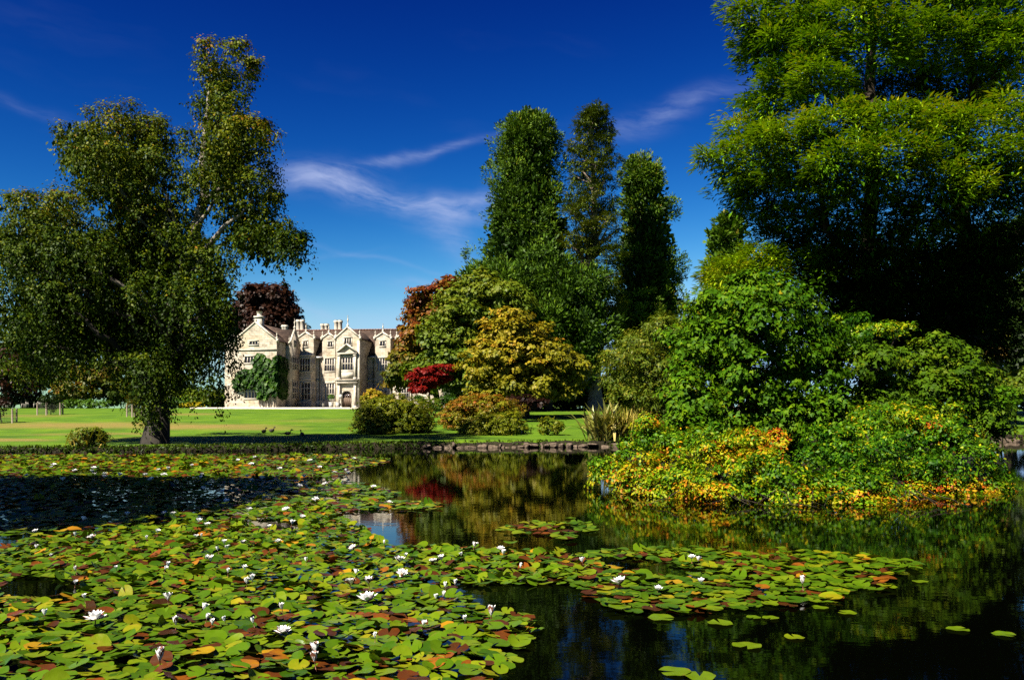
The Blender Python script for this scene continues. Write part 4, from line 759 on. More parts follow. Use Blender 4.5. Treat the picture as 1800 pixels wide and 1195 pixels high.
# first bay, with a canted two-storey window bay below the dormer gable
def dormer(xa, xb, yap, ysh, att, v, lights=2, upper=None, lower=None, ul=4, ll=4):
    u0, u1 = Hu(rx(xa), v), Hu(rx(xb), v); um = (u0+u1)/2; zsh, zap = Hz(ry(ysh), um, v), Hz(ry(yap), um, v)
    holes, wins = [], []
    h = rect(*att, v); holes.append(h); wins.append((h[0], h[1], v, h[2], h[3], lights, 1, False))
    for w, n, rows in ((upper, ul, 2), (lower, ll, 3)):
        if w: h = rect(*w, v); holes.append(h); wins.append((h[0], h[1], v, h[2], h[3], n, rows))
    gable_block(u0, u1, v, 4.0, zsh, zap, holes, wins)
dormer(688, 830, 338, 385, (735, 772, 410, 458), -.45, 2)
u0, u1, u2 = Hu(rx(692), -1.35), Hu(rx(803), -1.35), Hu(rx(846), -.45)
ua = u0 - (u2 - u1); zb = 7.9
b1, b2 = rect(703, 795, 565, 680, -1.35), rect(716, 796, 785, 937, -1.35)
front('bay_wall', u0, u1, -1.35, 0, zb, [b1, b2])
mb = MB(); mb.add([(u1, -1.35, 0), (u2, -.45, 0), (u2, -.45, zb), (u1, -1.35, zb)], [(0, 1, 2, 3)]); mb.add([(ua, -.45, 0), (u0, -1.35, 0), (u0, -1.35, zb), (ua, -.45, zb)], [(0, 1, 2, 3)])
mb.add([(ua, -.45, zb), (u0, -1.35, zb), (u1, -1.35, zb), (u2, -.45, zb)], [(0, 1, 2, 3)]); mb.build('bay_side', M['wall'], house)
window(b1[0], b1[1], -1.35, b1[2], b1[3], 4, 2); window(b2[0], b2[1], -1.35, b2[2], b2[3], 3, 3)
for (za, zc, rows) in ((b1[2], b1[3], 2), (b2[2], b2[3], 3)):      # lights in the canted side
    d = np.array([u2 - u1, .9]); ln = np.linalg.norm(d); d /= ln; n = np.array([d[1], -d[0]]); fr = MB(); gl = MB()
    def cp(s, o, z): q = np.array([u1, -1.35]) + d*s + n*o; return (q[0], q[1], z)
    gl.add([cp(.3, .012, za), cp(ln - .25, .012, za), cp(ln - .25, .012, zc), cp(.3, .012, zc)], [(0, 1, 2, 3)])
    for s in (.22, ln/2 - .05, ln - .3): fr.prism([cp(s, .003, za - .1), cp(s + .1, .003, za - .1), cp(s + .1, .003, zc + .1), cp(s, .003, zc + .1)], (n[0]*.09, n[1]*.09, 0))
    for j in range(rows + 1):
        z = za + (zc - za)*j/rows; fr.prism([cp(.2, .004, z - .06), cp(ln - .2, .004, z - .06), cp(ln - .2, .004, z + .06), cp(.2, .004, z + .06)], (n[0]*.07, n[1]*.07, 0))
    o = fr.build('window', M['dressed'], house); gl.build('pane', M['glass'], o)
mb = MB()
for z in (4.2, 5.35, 7.78): mb.prism([(ua - .05, -.44, z), (u0 - .04, -1.43, z), (u1 + .04, -1.43, z), (u2 + .06, -.44, z)], (0, 0, .17))
mb.build('string_course', M['dressed'], house)
dormer(908, 1024, 348, 388, (960, 1001, 415, 461), -.25, 2, (930, 1016, 565, 680), (925, 1016, 790, 935))
dormer(1386, 1524, 342, 385, (1430, 1476, 410, 453), -.25, 2, (1405, 1495, 562, 672), (1400, 1490, 788, 925))
dormer(1580, 1710, 342, 385, (1622, 1668, 410, 453), -.25, 2, (1602, 1690, 562, 672), (1602, 1690, 788, 925))
# porch
PV = -4.6
u0, u1 = Hu(rx(1030), PV), Hu(rx(1244), PV); um = (u0+u1)/2; zsh, zap = Hz(ry(385), um, PV), Hz(ry(292), um, PV)
pa, pu = rect(1108, 1170, 380, 441, PV), rect(1090, 1185, 552, 670, PV); pd = rect(1086, 1172, 858, 1008, PV)
uc = (pd[0]+pd[1])/2; rad = (pd[1]-pd[0])/2; zspring = pd[3] - rad
door_hole = (pd[0], pd[1], .02, pd[3])
gable_block(u0, u1, PV, 4.5, zsh, zap, [pa, pu, door_hole], [(*pa[:2], PV, *pa[2:], 3, 1), (*pu[:2], PV, *pu[2:], 4, 2)], fin=1.35)
mb = MB(); arc = [(uc + rad*math.cos(a), PV + .02, zspring + rad*math.sin(a)) for a in np.linspace(0, math.pi, 13)]
for s in (0, 1):                                    # spandrels that turn the opening into a round arch
    seg = arc[:7] if s == 0 else arc[6:]; corner = (pd[1] if s == 0 else pd[0], PV + .02, pd[3])
    for a, b in zip(seg[:-1], seg[1:]): mb.prism([a, b, corner], (0, .22, 0))
mb.build('door_arch', M['dressed'], house)
d = MB(); d.box(pd[0], pd[1], PV + .3, PV + .38, .02, pd[3]); door = d.build('door', M['doorwood'], house)
for i in range(4):
    for j in range(2): q = MB(); a = pd[0] + .1 + i*(2*rad - .2)/4; q.box(a + .04, a + (2*rad - .2)/4 - .04, PV + .26, PV + .297, 1.55 + j*.62, 2.05 + j*.62); q.build('pane', M['glass'], door)
for i in range(4): q = MB(); a = pd[0] + .1 + i*(2*rad - .2)/4; q.box(a + .05, a + (2*rad - .2)/4 - .05, PV + .25, PV + .297, .25, 1.4); q.build('panel', M['doorwood'], door)
pl, pr = Hu(rx(1062), PV), Hu(rx(1207), PV)
for u in (pl, pr):
    for za, zc in ((.0, 3.55), (4.1, 7.75)): mb = MB(); mb.box(u - .16, u + .16, PV - .3, PV, za, zc); mb.box(u - .22, u + .22, PV - .36, PV - .001, zc - .25, zc - .003); mb.box(u - .22, u + .22, PV - .36, PV - .002, za + .003, za + .3); mb.build('pilaster', M['dressed'], house)
mb = MB(); mb.box(pl - .4, pr + .4, PV - .5, PV + .02, 3.56, 3.7); mb.box(pl - .3, pr + .3, PV - .4, PV + .02, 3.7, 3.98); mb.box(pl - .5, pr + .5, PV - .6, PV + .02, 3.98, 4.09); mb.build('entablature', M['dressed'], house)
mb = MB(); mb.box(pl - .3, pr + .3, PV - .4, PV + .02, 7.76, 7.95)
for a, b in ((pl - .35, (pl+pr)/2), (pr + .35, (pl+pr)/2)): mb.prism([(a, PV - .42, 7.953), (b, PV - .42, 9.1), (b, PV - .42, 9.35), (a, PV - .42, 8.15)], (0, .44, 0))
mb.build('pediment', M['dressed'], house)
mb = MB(); mb.box(pl + .2, pr - .2, PV - .12, PV + .02, 5.25, 5.4); mb.box(pl + .3, pr - .3, PV - .08, PV + .02, 4.3, 5.2); mb.build('carved_panel', M['dressed'], house)
mb = MB(); mb.box(u0 - .06, pl - .17, PV - .08, PV + .02, 4.12, 4.3); mb.box(pr + .17, u1 + .06, PV - .08, PV + .02, 4.12, 4.3); mb.build('string_course', M['dressed'], house)
mb = MB(); mb.box(u1 - .35, u1 + .04, PV - .04, PV + .3, 0, zsh - .3); mb.build('quoin', M['dressed'], house)
for i in range(3): mb = MB(); mb.box(uc - 1.4 - .2*(2-i), uc + 1.4 + .2*(2-i), PV - .9 - .3*(2-i), PV - .38, -.3 + .1*i, -.15 + .1*i); mb.build('step', M['dressed'], house)
# side dormer on the porch block
# projecting wing
WV = -9.0
w0, w1 = Hu(rx(112), WV), Hu(rx(495), WV); um = (w0+w1)/2; zsh, zap = Hz(ry(408), um, WV), Hz(ry(248), um, WV)
wa, wu, wl = rect(250, 326, 386, 441, WV), rect(205, 312, 548, 606, WV), rect(205, 326, 800, 925, WV)
wa = (wa[0], wa[1], wa[2], min(wa[3], zsh - .05))
gable_block(w0, w1, WV, 5.0, zsh, zap, [wa, wu, wl], [(*wa[:2], WV, *wa[2:], 3, 1, False), (*wu[:2], WV, *wu[2:], 4, 1, False), (*wl[:2], WV, *wl[2:], 4, 2, False)], fin=.01)
mb = MB(); mb.box(um - .5, um + .5, WV + 1.0, WV + 2.0, zap - 1.2, zap + .9); mb.box(um - .62, um + .62, WV + .88, WV + 2.12, zap + .9, zap + 1.15); mb.lathe((um, WV + 1.5, zap + 1.15), [(.36, 0), (.34, .5), (.42, .55), (.42, .7)], 12); mb.build('chimney', M['dressed'], house)
mb = MB(); mb.box(w0 + .2, w1 + .08, WV - .12, WV + .02, 8.1, 8.3); mb.build('string_course', M['dressed'], house)
# lower range beyond the wing, half hidden by the birch
l0 = Hu(395, WV + 2); gable_block(l0, w0 + .3, WV + 2, 4, 8.6, 10.6, [], [], fin=.8)
# gable facing sideways on the wing's return, with its windows
gu = w1 + .25; va, vb = WV + 3.6, WV + 8.0; vm = (va + vb)/2; gz, ga = zsh - .3, zsh + 2.0
mb = MB(); mb.prism([(w1 - .6, va, 0), (w1 - .6, vb, 0), (w1 - .6, vb, gz), (w1 - .6, vm, ga), (w1 - .6, va, gz)], (.6 + .6, 0, 0)); mb.build('side_gable', M['wall'], house)
r = MB()
for v_, s in ((va, -1), (vb, 1)): r.prism([(w1 - 4, v_ + s*.12, gz - .1), (w1 - 4, vm, ga), (w1 - 4, vm, ga + .16), (w1 - 4, v_ + s*.12, gz + .06)], (4.4, 0, 0))
r.build('roof', M['roof'], house)
c = MB()
for v_ in (va, vb): c.prism([(w1 + .45, v_, gz), (w1 + .45, vm, ga + .05), (w1 + .45, vm, ga + .35), (w1 + .45, v_, gz + .28)], (.25, 0, 0))
c.build('coping', M['dressed'], house); finial(w1 + .55, vm, ga + .45, 1.2); finial(w1 + .55, va, gz + .35, .8); finial(w1 + .55, vb, gz + .35, .8)
for (za, zc, rows) in ((1.35, 3.9, 3), (5.6, 7.5, 2), (9.0, 9.9, 1)):
    fr, gl = MB(), MB(); uu = w1 + .6; a, b = vm - (1.1 if rows > 1 else .5), vm + (1.1 if rows > 1 else .5)
    gl.add([(uu + .01, a, za), (uu + .01, b, za), (uu + .01, b, zc), (uu + .01, a, zc)], [(0, 1, 2, 3)])
    for i in range(4 if rows > 1 else 3): v_ = a + (b - a)*i/(3 if rows > 1 else 2); fr.box(uu + .002, uu + .09, v_ - .06, v_ + .06, za - .1, zc + .1)
    for j in range(rows + 1): z = za + (zc - za)*j/rows; fr.box(uu + .003, uu + .08, a - .1, b + .1, z - .06, z + .06)
    o = fr.build('window', M['dressed'], house); gl.build('pane', M['glass'], o)
# chimneys: pairs of round shafts
for xs, ytop, v in (((692, 728), 215, 5.5), ((912, 948), 252, 8.0), ((1035, 1070), 220, 5.5), ((560, 578), 262, 8.0)):
    us = [Hu(rx(x), v) for x in xs]; zt = Hz(ry(ytop), us[0], v); zb = ZR - 1.2; mb = MB(); mb.box(us[0] - .55, us[1] + .55, v - .5, v + .5, zb - 2, zb + .9)
    ch = mb.build('chimney', M['dressed'], house)
    for u in us: mb = MB(); mb.lathe((u, v, zb + .9), [(.42, 0), (.36, .15), (.33, .3), (.33, zt - zb - 1.35), (.42, zt - zb - 1.25), (.44, zt - zb - 1.05), (.36, zt - zb - 1.0), (.36, zt - zb - .9)], 12); mb.build('chimney_shaft', M['dressed'], ch, True)
# paved terrace strip
mb = MB(); mb.box(w0 - 6, UR, WV - 1.3, 1, -.6, .03); mb.build('terrace_paving', M['dressed'], house)

# creeper on the wing
def ivy():
    rng = np.random.default_rng(140); pos = []; S = [(350, 600, 46, 80), (430, 640, 60, 70), (520, 640, 60, 90), (560, 620, 30, 70), (450, 760, 100, 110), (530, 800, 60, 110), (380, 850, 50, 70), (250, 720, 100, 60), (330, 690, 60, 60), (200, 740, 60, 60), (360, 545, 30, 26), (520, 560, 34, 30), (160, 780, 50, 50), (290, 780, 80, 40)]
    C, O, T = [], [], []
    for x, y, a, b in S:
        n = int(a*b*.36); th = rng.uniform(0, 2*math.pi, n); rr = np.sqrt(rng.random(n))*(1 + .12*np.sin(5*th + x)); X = x + a*rr*np.cos(th); Y = y + b*rr*np.sin(th)
        for xx, yy in zip(X, Y):
            u = Hu(rx(xx), WV); z = Hz(ry(yy), u, WV)
            lump = .22 + .2*math.sin(u*2.1 + z*1.3) + .12*math.sin(u*5.3 - z*4.1)
            if u <= w1 + .1: C.append((u, WV - abs(rng.normal(0, .14)) - .08 - lump, z)); O.append((0, -1, 0))
            else: C.append((w1 + .12 + abs(rng.normal(0, .12)), WV + (u - w1)*2.4, z)); O.append((1, -.2, 0))
            T.append(.45 + .25*math.sin(u*1.7 + z*2.3))
    C, O, T = np.array(C), np.array(O, float), np.array(T); N = len(C); nrm = norm(O + np.array([0, 0, .5]) + .6*sph(rng, N)); dd = norm(np.array([0, 0, -1.]) + .6*sph(rng, N)); L = .5*rng.uniform(.6, 1.3, N)
    root = empty('wall_creeper', (HX0, HY0, HZ0), HT); tag(root, 'green creeper covering the sunny wall of the manor wing', 'creeper')
    V, Fs, t = leaves_geo(C, dd, nrm, L, L*.85, np.clip(T + rng.normal(0, .12, N), 0, 1), T_DIAMOND)
    link('foliage', np_mesh('foliage', V, Fs, {'tint': t}), M['ivy'], root)
    for x in (345, 372, 398, 420, 445, 470, 488):
        u = Hu(rx(x), WV); mb = MB(); pts = [(u + rng.normal(0, .06), WV - .1, z) for z in (0, .5, 1.0, 1.6, 2.2)]; mb.tube(pts, [.07, .06, .06, .05, .04], 6); mb.build('stem', M['wood'], root, True)
ivy()
def world_of(u, v, z=0): return (HX0 + u*HC - v*HS, HY0 + u*HS + v*HC, HZ0 + z)

# ------------------------------------------------------------------ small things: benches, planters, tree guards, ducks
def bench(loc, rz, label, w=1.9, group='garden benches', mat='palewood'):
    b = empty('garden_bench', loc, rz); tag(b, label, 'bench', group); m = M[mat]
    for i in range(4): MB().box(-w/2, w/2, -.28 + i*.14, -.17 + i*.14, .42, .46).build('seat_slat', m, b)
    for i in range(9): x = -w/2 + .12 + i*(w - .24)/8; MB().box(x - .03, x + .03, .26, .29, .46, .88).build('back_slat', m, b)
    MB().box(-w/2 - .04, w/2 + .04, .245, .305, .88, .97).build('top_rail', m, b)
    for s in (-1, 1):
        x = s*w/2
        for y, h in ((-.26, .62), (.27, .95)): MB().box(x - .04 + s*.045, x + .04 + s*.045, y - .04, y + .04, 0, h).build('leg', m, b)
        MB().box(x - .05 + s*.045, x + .05 + s*.045, -.34, .23, .62, .67).build('armrest', m, b)
    return b
for (px, lab) in ((rx(617), 'pale wooden bench in the shade of the manor wing'), (rx(742), 'pale wooden bench below the bay window'), (rx(878), 'low pale bench under the window beside the planter')):
    u = Hu(px, -3.0); x, y, z = world_of(u, -3.0 if px > 515 else -2.2, .03); bench((x, y, z), HT, lab, 2.2 if px < rx(800) else 1.3)
for i, (px, D, rz, lab) in enumerate(((12, 128, R(-70), 'weathered bench at the far lawn edge beneath the russet tree'), (44, 129, R(-70), 'weathered bench on the far lawn, middle one of the row'), (66, 131, R(-75), 'weathered bench nearest the fenced sapling'))):
    x = (px - 900)*D/F; bench((x, D, ground_z(x, D)), rz, lab, 1.9, 'benches along the far lawn')
def planter(px, v, label, plant=True):
    u = Hu(rx(px), v); p = empty('planter', world_of(u, v, .03), HT); tag(p, label, 'planter', 'white planters by the porch')
    mb = MB(); s = [(-.28, -.28), (.28, -.28), (.28, .28), (-.28, .28)]
    mb.add([(a*.8, b*.8, 0) for a, b in s] + [(a, b, .8) for a, b in s] + [(a*.85, b*.85, .8) for a, b in s] + [(a*.85, b*.85, .7) for a, b in s],
           [(3, 2, 1, 0)] + [(i, (i+1) % 4, (i+1) % 4 + 4, i + 4) for i in range(4)] + [(i+4, (i+1) % 4 + 4, (i+1) % 4 + 8, i + 8) for i in range(4)] + [(i+8, (i+1) % 4 + 8, (i+1) % 4 + 12, i + 12) for i in range(4)] + [(12, 13, 14, 15)])
    mb.build('pot', M['planter'], p); MB().box(-.31, .31, -.31, .31, .72, .78).build('rim', M['planter'], p)
    if plant:
        q = empty('clipped_bay', world_of(u, v, .75), HT); tag(q, 'small round clipped bay in the planter beside the door', 'shrub')
        rng = np.random.default_rng(int(px)); MB().tube([(0, 0, -.05), (0, 0, .5)], [.035, .03], 6).build('trunk', M['bark'], q)
        link('crown', leaf_mesh('crown', crown(rng, [(np.array([0, 0, .75]), (.45, .45, .42), .5)], 14, .14, 22, .12, .6)), M['hedge'], q)
planter(988, PV - 1.3, 'white planter holding the clipped round bay'); planter(1048, PV - 1.1, 'white square planter standing against the porch pilaster', False)
u = Hu(rx(1075), PV - 1.0); o = empty('stone_ball', world_of(u, PV - 1.0, .03), HT); tag(o, 'pale stone ball on a pedestal beside the arched door', 'ornament')
MB().lathe((0, 0, 0), [(.22, 0), (.22, .15), (.13, .25), (.13, 1.15), (.2, 1.25), (.2, 1.32)], 10).build('pedestal', M['dressed'], o); MB().lathe((0, 0, 1.32), [(.05, 0), (.22, .1), (.31, .3), (.22, .5), (.02, .6)], 12).build('ball', M['planter'], o, True)
def tree_guard(px0, px1, base_py, D, label, slabel, smat, seed):
    s = D/F; w = (px1 - px0)*s; x = ((px0+px1)/2 - 900)*s; z = float(ground_z(x, D)); g = empty('tree_guard', (x, D, z)); tag(g, label, 'fence', 'tree guards on the lawn')
    pts = [(-w/2, -.4), (w/2, -.4), (0, -.9), (-w*.35, .9), (w*.35, .9)]
    for (a, b) in pts: MB().tube([(a, b, -.1), (a, b, 1.25), (a, b, 1.3)], [.075, .075, .05], 8).build('post', M['wood'], g)
    order = [0, 2, 1, 4, 3]
    wr = MB()
    for i in range(5):
        a, b = np.array(pts[order[i]]), np.array(pts[order[(i+1) % 5]])
        for h in np.linspace(.15, 1.05, 7): wr.tube([(*a, h), (*b, h)], [.008, .008], 3, False)
        for k in np.linspace(.1, .9, 9): q = a + (b - a)*k; wr.tube([(*q, .1), (*q, 1.08)], [.006, .006], 3, False)
    wr.build('wire_netting', M['wire'], g)
    rng = np.random.default_rng(seed); c = np.array([x, D, z]); lobes = [(c + np.array([rng.normal(0, .35), rng.normal(0, .3), zz]), (.55, .55, .45), .35) for zz in (.8, 1.2, 1.6, 1.9)]
    make_tree('sapling', slabel, 'tree', c, lobes, crown(rng, lobes, 5, .28, 24, .16, .6, inner=.4), M[smat], M['bark'], .05, n_limbs=3, seed=seed)
tree_guard(69, 109, 728, 95, 'wire tree guard with pale posts round the dark bushy sapling', 'dark bushy sapling inside the middle tree guard', 'darktree', 150)
tree_guard(-18, 26, 743, 78, 'wire tree guard cut by the picture edge', 'reddish sapling inside the tree guard by the picture edge', 'copper', 151)
tree_guard(226, 252, 735, 90, 'small tree guard seen beside the birch trunk', 'small sapling in the guard behind the birch', 'autumn', 152)
# low hedge and yellow flowers behind the lawn
def hedge(name, label, px0, px1, py0, py1, D, mat, seed, L=.3):
    rng = np.random.default_rng(seed); lobes = [lobe_px(px, (py0+py1)/2, 7, (py1 - py0)/2, D, .5) for px in np.arange(px0, px1, 7)]; b = P((px0+px1)/2, py1, D); b[2] = ground_z(b[0], D)
    h = empty(name, b); tag(h, label, 'hedge'); link('foliage', leaf_mesh('foliage', crown(rng, lobes, 1.5 if L > .35 else 3, .4, 16, L, .65), b), M[mat], h)
hedge('low_hedge', 'low clipped green hedge along the far lawn beyond the saplings', 110, 192, 704, 714, 134, 'hedge', 155); hedge('flower_border', 'yellow flower border glimpsed under the birch curtain', 330, 352, 709, 714, 136, 'flower_yellow', 156, .25)
hedge('low_hedge', 'dark clipped hedge under the birch between trunk and manor', 262, 330, 700, 714, 138, 'hedge', 157)
hedge('laurel_hedge', 'dark hedge closing the view under the giant conifers', 800, 1260, 694, 723, 142, 'darktree', 158, .5); hedge('laurel_hedge', 'dark hedge closing the far end of the lawn behind the benches', -30, 112, 690, 722, 152, 'darktree', 159, .5); hedge('laurel_hedge', 'dark hedge closing the lawn beyond the palm', 1690, 1830, 690, 722, 100, 'darktree', 160, .4)
for i, (px, py, D, rz, lab) in enumerate(((464, 753, 63, 1.2, 'dark duck resting on the shaded lawn, nearest the birch'), (478, 752, 64, -.5, 'dark duck sitting beside the first one'), (506, 759, 60, .4, 'dark duck alone at the shadow edge'), (531, 761, 59, 2.2, 'dark duck farthest from the birch'))):
    x = (px - 900)*D/F; d = empty('duck', (x, D, float(ground_z(x, D))), rz); tag(d, lab, 'duck', 'ducks on the lawn')
    body = MB(); body.tube([(-.30, 0, .17), (-.22, 0, .16), (-.1, 0, .15), (.05, 0, .16), (.15, 0, .2), (.19, 0, .28), (.2, 0, .36), (.24, 0, .40), (.30, 0, .39), (.37, 0, .375)], [.01, .06, .12, .125, .09, .05, .045, .055, .045, .012], 10); body.build('body', M['duck'], d, True)

# ------------------------------------------------------------------ flax, reeds, palm, bank plants
def blade(mb_pts, w, n=6): pass
def blade_mesh(name, L, w, droop, az, tilt, fold=.25, n=7, tint=.5, rng=None):
    k = np.linspace(0, 1, n); h = np.cumsum(np.cos(tilt + droop*k**2))/n*L; z = h - h[0]; r = np.cumsum(np.sin(tilt + droop*k**2))/n*L; r -= r[0]
    ww = w*np.sin(np.clip(k*.9 + .12, 0, 1)*math.pi)**.6*.5; c, s = math.cos(az), math.sin(az); V = []
    for i in range(n):
        for q, o in ((-1, fold), (0, 0), (1, fold)): V.append((r[i]*c - q*ww[i]*s - o*ww[i]*0, r[i]*s + q*ww[i]*c, z[i] + abs(q)*ww[i]*o))
    f = [(i*3 + j, i*3 + j + 1, i*3 + j + 4, i*3 + j + 3) for i in range(n-1) for j in range(2)]
    return np_mesh(name, np.array(V), [np.array(f)], {'tint': np.full(len(V), tint)})
def blade_plant(name, label, base, n, L, w, mat, seed, part='leaf', spread=.9, droop=1.1, r0=.15, group=None, cat='plant', dead=.1):
    rng = np.random.default_rng(seed); p = empty(name, base); tag(p, label, cat, group)
    for i in range(n):
        t = rng.uniform(.02, spread); o = link(part, blade_mesh(part, L*rng.uniform(.55, 1.1), w*rng.uniform(.7, 1.2), rng.uniform(.1, droop)*(1 if rng.random() > dead else 1.8), rng.uniform(0, 2*math.pi), t, tint=float(np.clip(rng.normal(.5, .28), 0, 1))), M[mat], p)
        o.location = (rng.normal(0, r0), rng.normal(0, r0), -.05)
    return p
def on_ground(px, D, dz=0): x = (px - 900)*D/F; return (x, D, float(ground_z(x, D)) + dz)
blade_plant('flax_plant', 'spiky grey green flax clump at the corner of the far bank', on_ground(1062, 54.5), 150, 3.0, .19, 'flax', 160, spread=.8, r0=.4)
for i, px in enumerate((1088, 1104, 1122, 1138)):
    blade_plant('reed_clump', ['pale reeds next to the flax clump', 'second clump of pale reeds beyond the flax', 'tall straw coloured reeds below the willow', 'pale reeds closest to the island tip'][i], on_ground(px, 54.8 + i*.4), 70, 2.5, .08, 'reed', 161 + i, 'stalk', spread=.28, droop=.5, r0=.45, group='reeds on the far bank')
blade_plant('iris_clump', 'spiky yellow green iris clump on the dark bank in front of the birch', on_ground(158, 46.2, -.1), 80, 1.5, .07, 'reed', 170, spread=.95, r0=.35)
broad_tree('bank_shrub', 'small leafy bush mixed into the iris clump', [(150, 765, 20, 12, .5), (165, 772, 16, 10, .6), (140, 778, 14, 8, .5)], 46.5, 'olive', 171, (155, 785), per=26, L=.14, density=5, sub=.25, depth=.6, r0=.03, n_limbs=4, spread=.3)
def palm():
    D = 74; b = on_ground(1754, D); root = empty('fan_palm', b); tag(root, 'slim fan palm with a shaggy head beyond the island', 'palm'); H = P(0, 606, D)[2] - b[2]; rng = np.random.default_rng(180)
    MB().tube([(0, 0, -.1), (.05, 0, H*.3), (.02, 0, H*.7), (0, 0, H)], [.16, .13, .13, .17], 8).build('trunk', M['bark'], root, True)
    for i in range(30):
        az = rng.uniform(0, 2*math.pi); tl = rng.uniform(.1, 2.5); dry = tl > 1.7; pet = rng.uniform(.5, .9); V, f = [], []
        d = np.array([math.cos(az)*math.sin(tl), math.sin(az)*math.sin(tl), math.cos(tl)]); s = norm(np.cross(d, (0, 0, 1.))); nrm = np.cross(s, d); c = d*pet; k = 13
        V.append(tuple(c))
        for j in range(k):
            a = (j/(k-1) - .5)*3.6; R_ = .75*(1 if j % 2 == 0 else .55); q = c + R_*(math.cos(a)*d + math.sin(a)*s) - np.array([0, 0, .18*R_*(1 + abs(math.sin(a)))]); V.append(tuple(q))
        f = [(0, j, j+1) for j in range(1, k)]; V += [(0, 0, 0), tuple(s*.03), tuple(c + s*.02)]; f.append((k+1, k+2, k+3))
        o = link('frond', np_mesh('frond', np.array(V), [np.array(f)], {'tint': np.full(len(V), .95 if dry else rng.uniform(.2, .7))}), M['palm'], root); o.location = (0, 0, H)
palm()
# stones along the water's edge
def edging(label, a, b, n, seed, top):
    rng = np.random.default_rng(seed); root = empty('stone_edging', (0, 0, 0)); tag(root, label, 'stone edging'); protos = []
    for k in range(7):
        V = sph(rng, 60); V = np.sign(V)*np.abs(V)**.6; V *= np.array([.5, .4, .32])*rng.uniform(.85, 1.15, 3); import bmesh
        bm = bmesh.new(); [bm.verts.new(v) for v in V]; r = bmesh.ops.convex_hull(bm, input=bm.verts); bmesh.ops.delete(bm, geom=[g for g in r['geom_unused'] if isinstance(g, bmesh.types.BMVert)] + [g for g in r['geom_interior'] if isinstance(g, bmesh.types.BMVert)], context='VERTS')
        me = bpy.data.meshes.new('stone'); bm.to_mesh(me); bm.free(); me.materials.append(M['stone']); protos.append(me)
    idx = [i for i in range(len(shore)) if a[0] < shore[i, 0] < b[0] and shore[i, 1] > 40]; pl = shore[idx]; pl = pl[np.argsort(pl[:, 0])]
    seg = np.concatenate([[0], np.cumsum(np.linalg.norm(np.diff(pl, axis=0), axis=1))]); q = 0; root.location = (*pl[0], 0)
    while q < seg[-1]:
        w = rng.choice([.16, .25, .38, .55])*rng.uniform(.8, 1.2); x, y = np.interp(q + w/2, seg, pl[:, 0]), np.interp(q + w/2, seg, pl[:, 1])
        o = link('stone', protos[rng.integers(7)], None, root); o.location = (x - pl[0, 0], y - pl[0, 1] - .12 + rng.normal(0, .05), rng.uniform(-.05, .14)); h = rng.uniform(.35, 1.0)*top; o.scale = (w*1.05, rng.uniform(.5, .9), h); o.rotation_euler = (rng.normal(0, .2), rng.normal(0, .15), rng.normal(0, .3)); q += w*rng.uniform(.85, 1.5)
edging('irregular brown stones lining the water below the mounds', (-5.2, 0), (6.5, 0), 0, 190, .55); edging('reddish stones lining the far bank past the island', (26, 0), (37, 0), 0, 191, 1.0)
# rough grass overhanging the bank
def bank_grass():
    rng = np.random.default_rng(195); n = 60000; i = rng.integers(0, len(shore), n); p = shore[i].copy(); vis = (p[:, 1] > 38) | (np.abs(p[:, 0]) > 30); vis &= (p[:, 0] < -5) | (rng.random(n) < .28); p = p[vis]; i = i[vis]; n = len(p)
    u = norm(p - cen); o = rng.uniform(-.12, .7, n); p = p + u*o[:, None] + rng.normal(0, .12, (n, 2)); z = np.where(o < .35, rng.uniform(-.02, .22, n), ground_z(p[:, 0], p[:, 1]) - .05)
    pos = np.column_stack([p, z]); d = norm(np.column_stack([-u*.5, np.full(n, .6)]) + .6*sph(rng, n)); L = rng.uniform(.08, .24, n)
    x = p[:, 0]; t = np.clip(rng.normal(.05, .12, n) + .3*(o > .4), 0, 1); V, Fs, tt = leaves_geo(pos, d, sph(rng, n), L, L*.4, t, T_DIAMOND)
    tag(link('bank_grass', np_mesh('bank_grass', V, Fs, {'tint': tt}), M['olive']), 'rough grass and weeds fringing the pond bank', 'grass', kind='stuff')
bank_grass()

# ------------------------------------------------------------------ water lilies
def pad_mesh(seed, n=22, rings=(.45, .8, 1.0), curl=0.):
    rng = np.random.default_rng(seed); gap = rng.uniform(.12, .3); th = np.linspace(gap, 2*math.pi - gap, n); ph = rng.uniform(0, 6.28, 3); V = [(0, 0, 0)]; ca = rng.uniform(0, 6.28)
    edge = 1 + .035*np.sin(3*th + ph[0]) + .02*np.sin(7*th + ph[1])
    for r in rings:
        for t, e in zip(th, edge):
            x, y = r*e*math.cos(t), r*e*math.sin(t); z = .035*r*r*math.sin(2*t + ph[0]) + .03*r**3*math.sin(5*t + ph[2]) + .04*r*r + .03*r*math.exp(-((abs(t - math.pi) - math.pi)/.5)**2)
            if curl:
                s = x*math.cos(ca) + y*math.sin(ca); q = max(0, s - .1); z += curl*q**1.4; x -= math.cos(ca)*q*q*.35*curl; y -= math.sin(ca)*q*q*.35*curl
            V.append((x, y, z))
    f3 = [(0, 1 + i, 2 + i) for i in range(n-1)]; f4 = [(1 + j*n + i, 1 + (j+1)*n + i, 2 + (j+1)*n + i, 2 + j*n + i) for j in range(len(rings)-1) for i in range(n-1)]
    return np.array(V), f3, f4
rng = np.random.default_rng(200)
from_px = lambda poly: np.array([water_pt(*p) for p in poly])
def inside(poly, pts):
    x, y = pts[:, 0], pts[:, 1]; c = np.zeros(len(pts), bool); j = len(poly) - 1
    for i in range(len(poly)):
        xi, yi, xj, yj = poly[i][0], poly[i][1], poly[j][0], poly[j][1]; c ^= ((yi > y) != (yj > y)) & (x < (xj - xi)*(y - yi)/(yj - yi + 1e-12) + xi); j = i
    return c
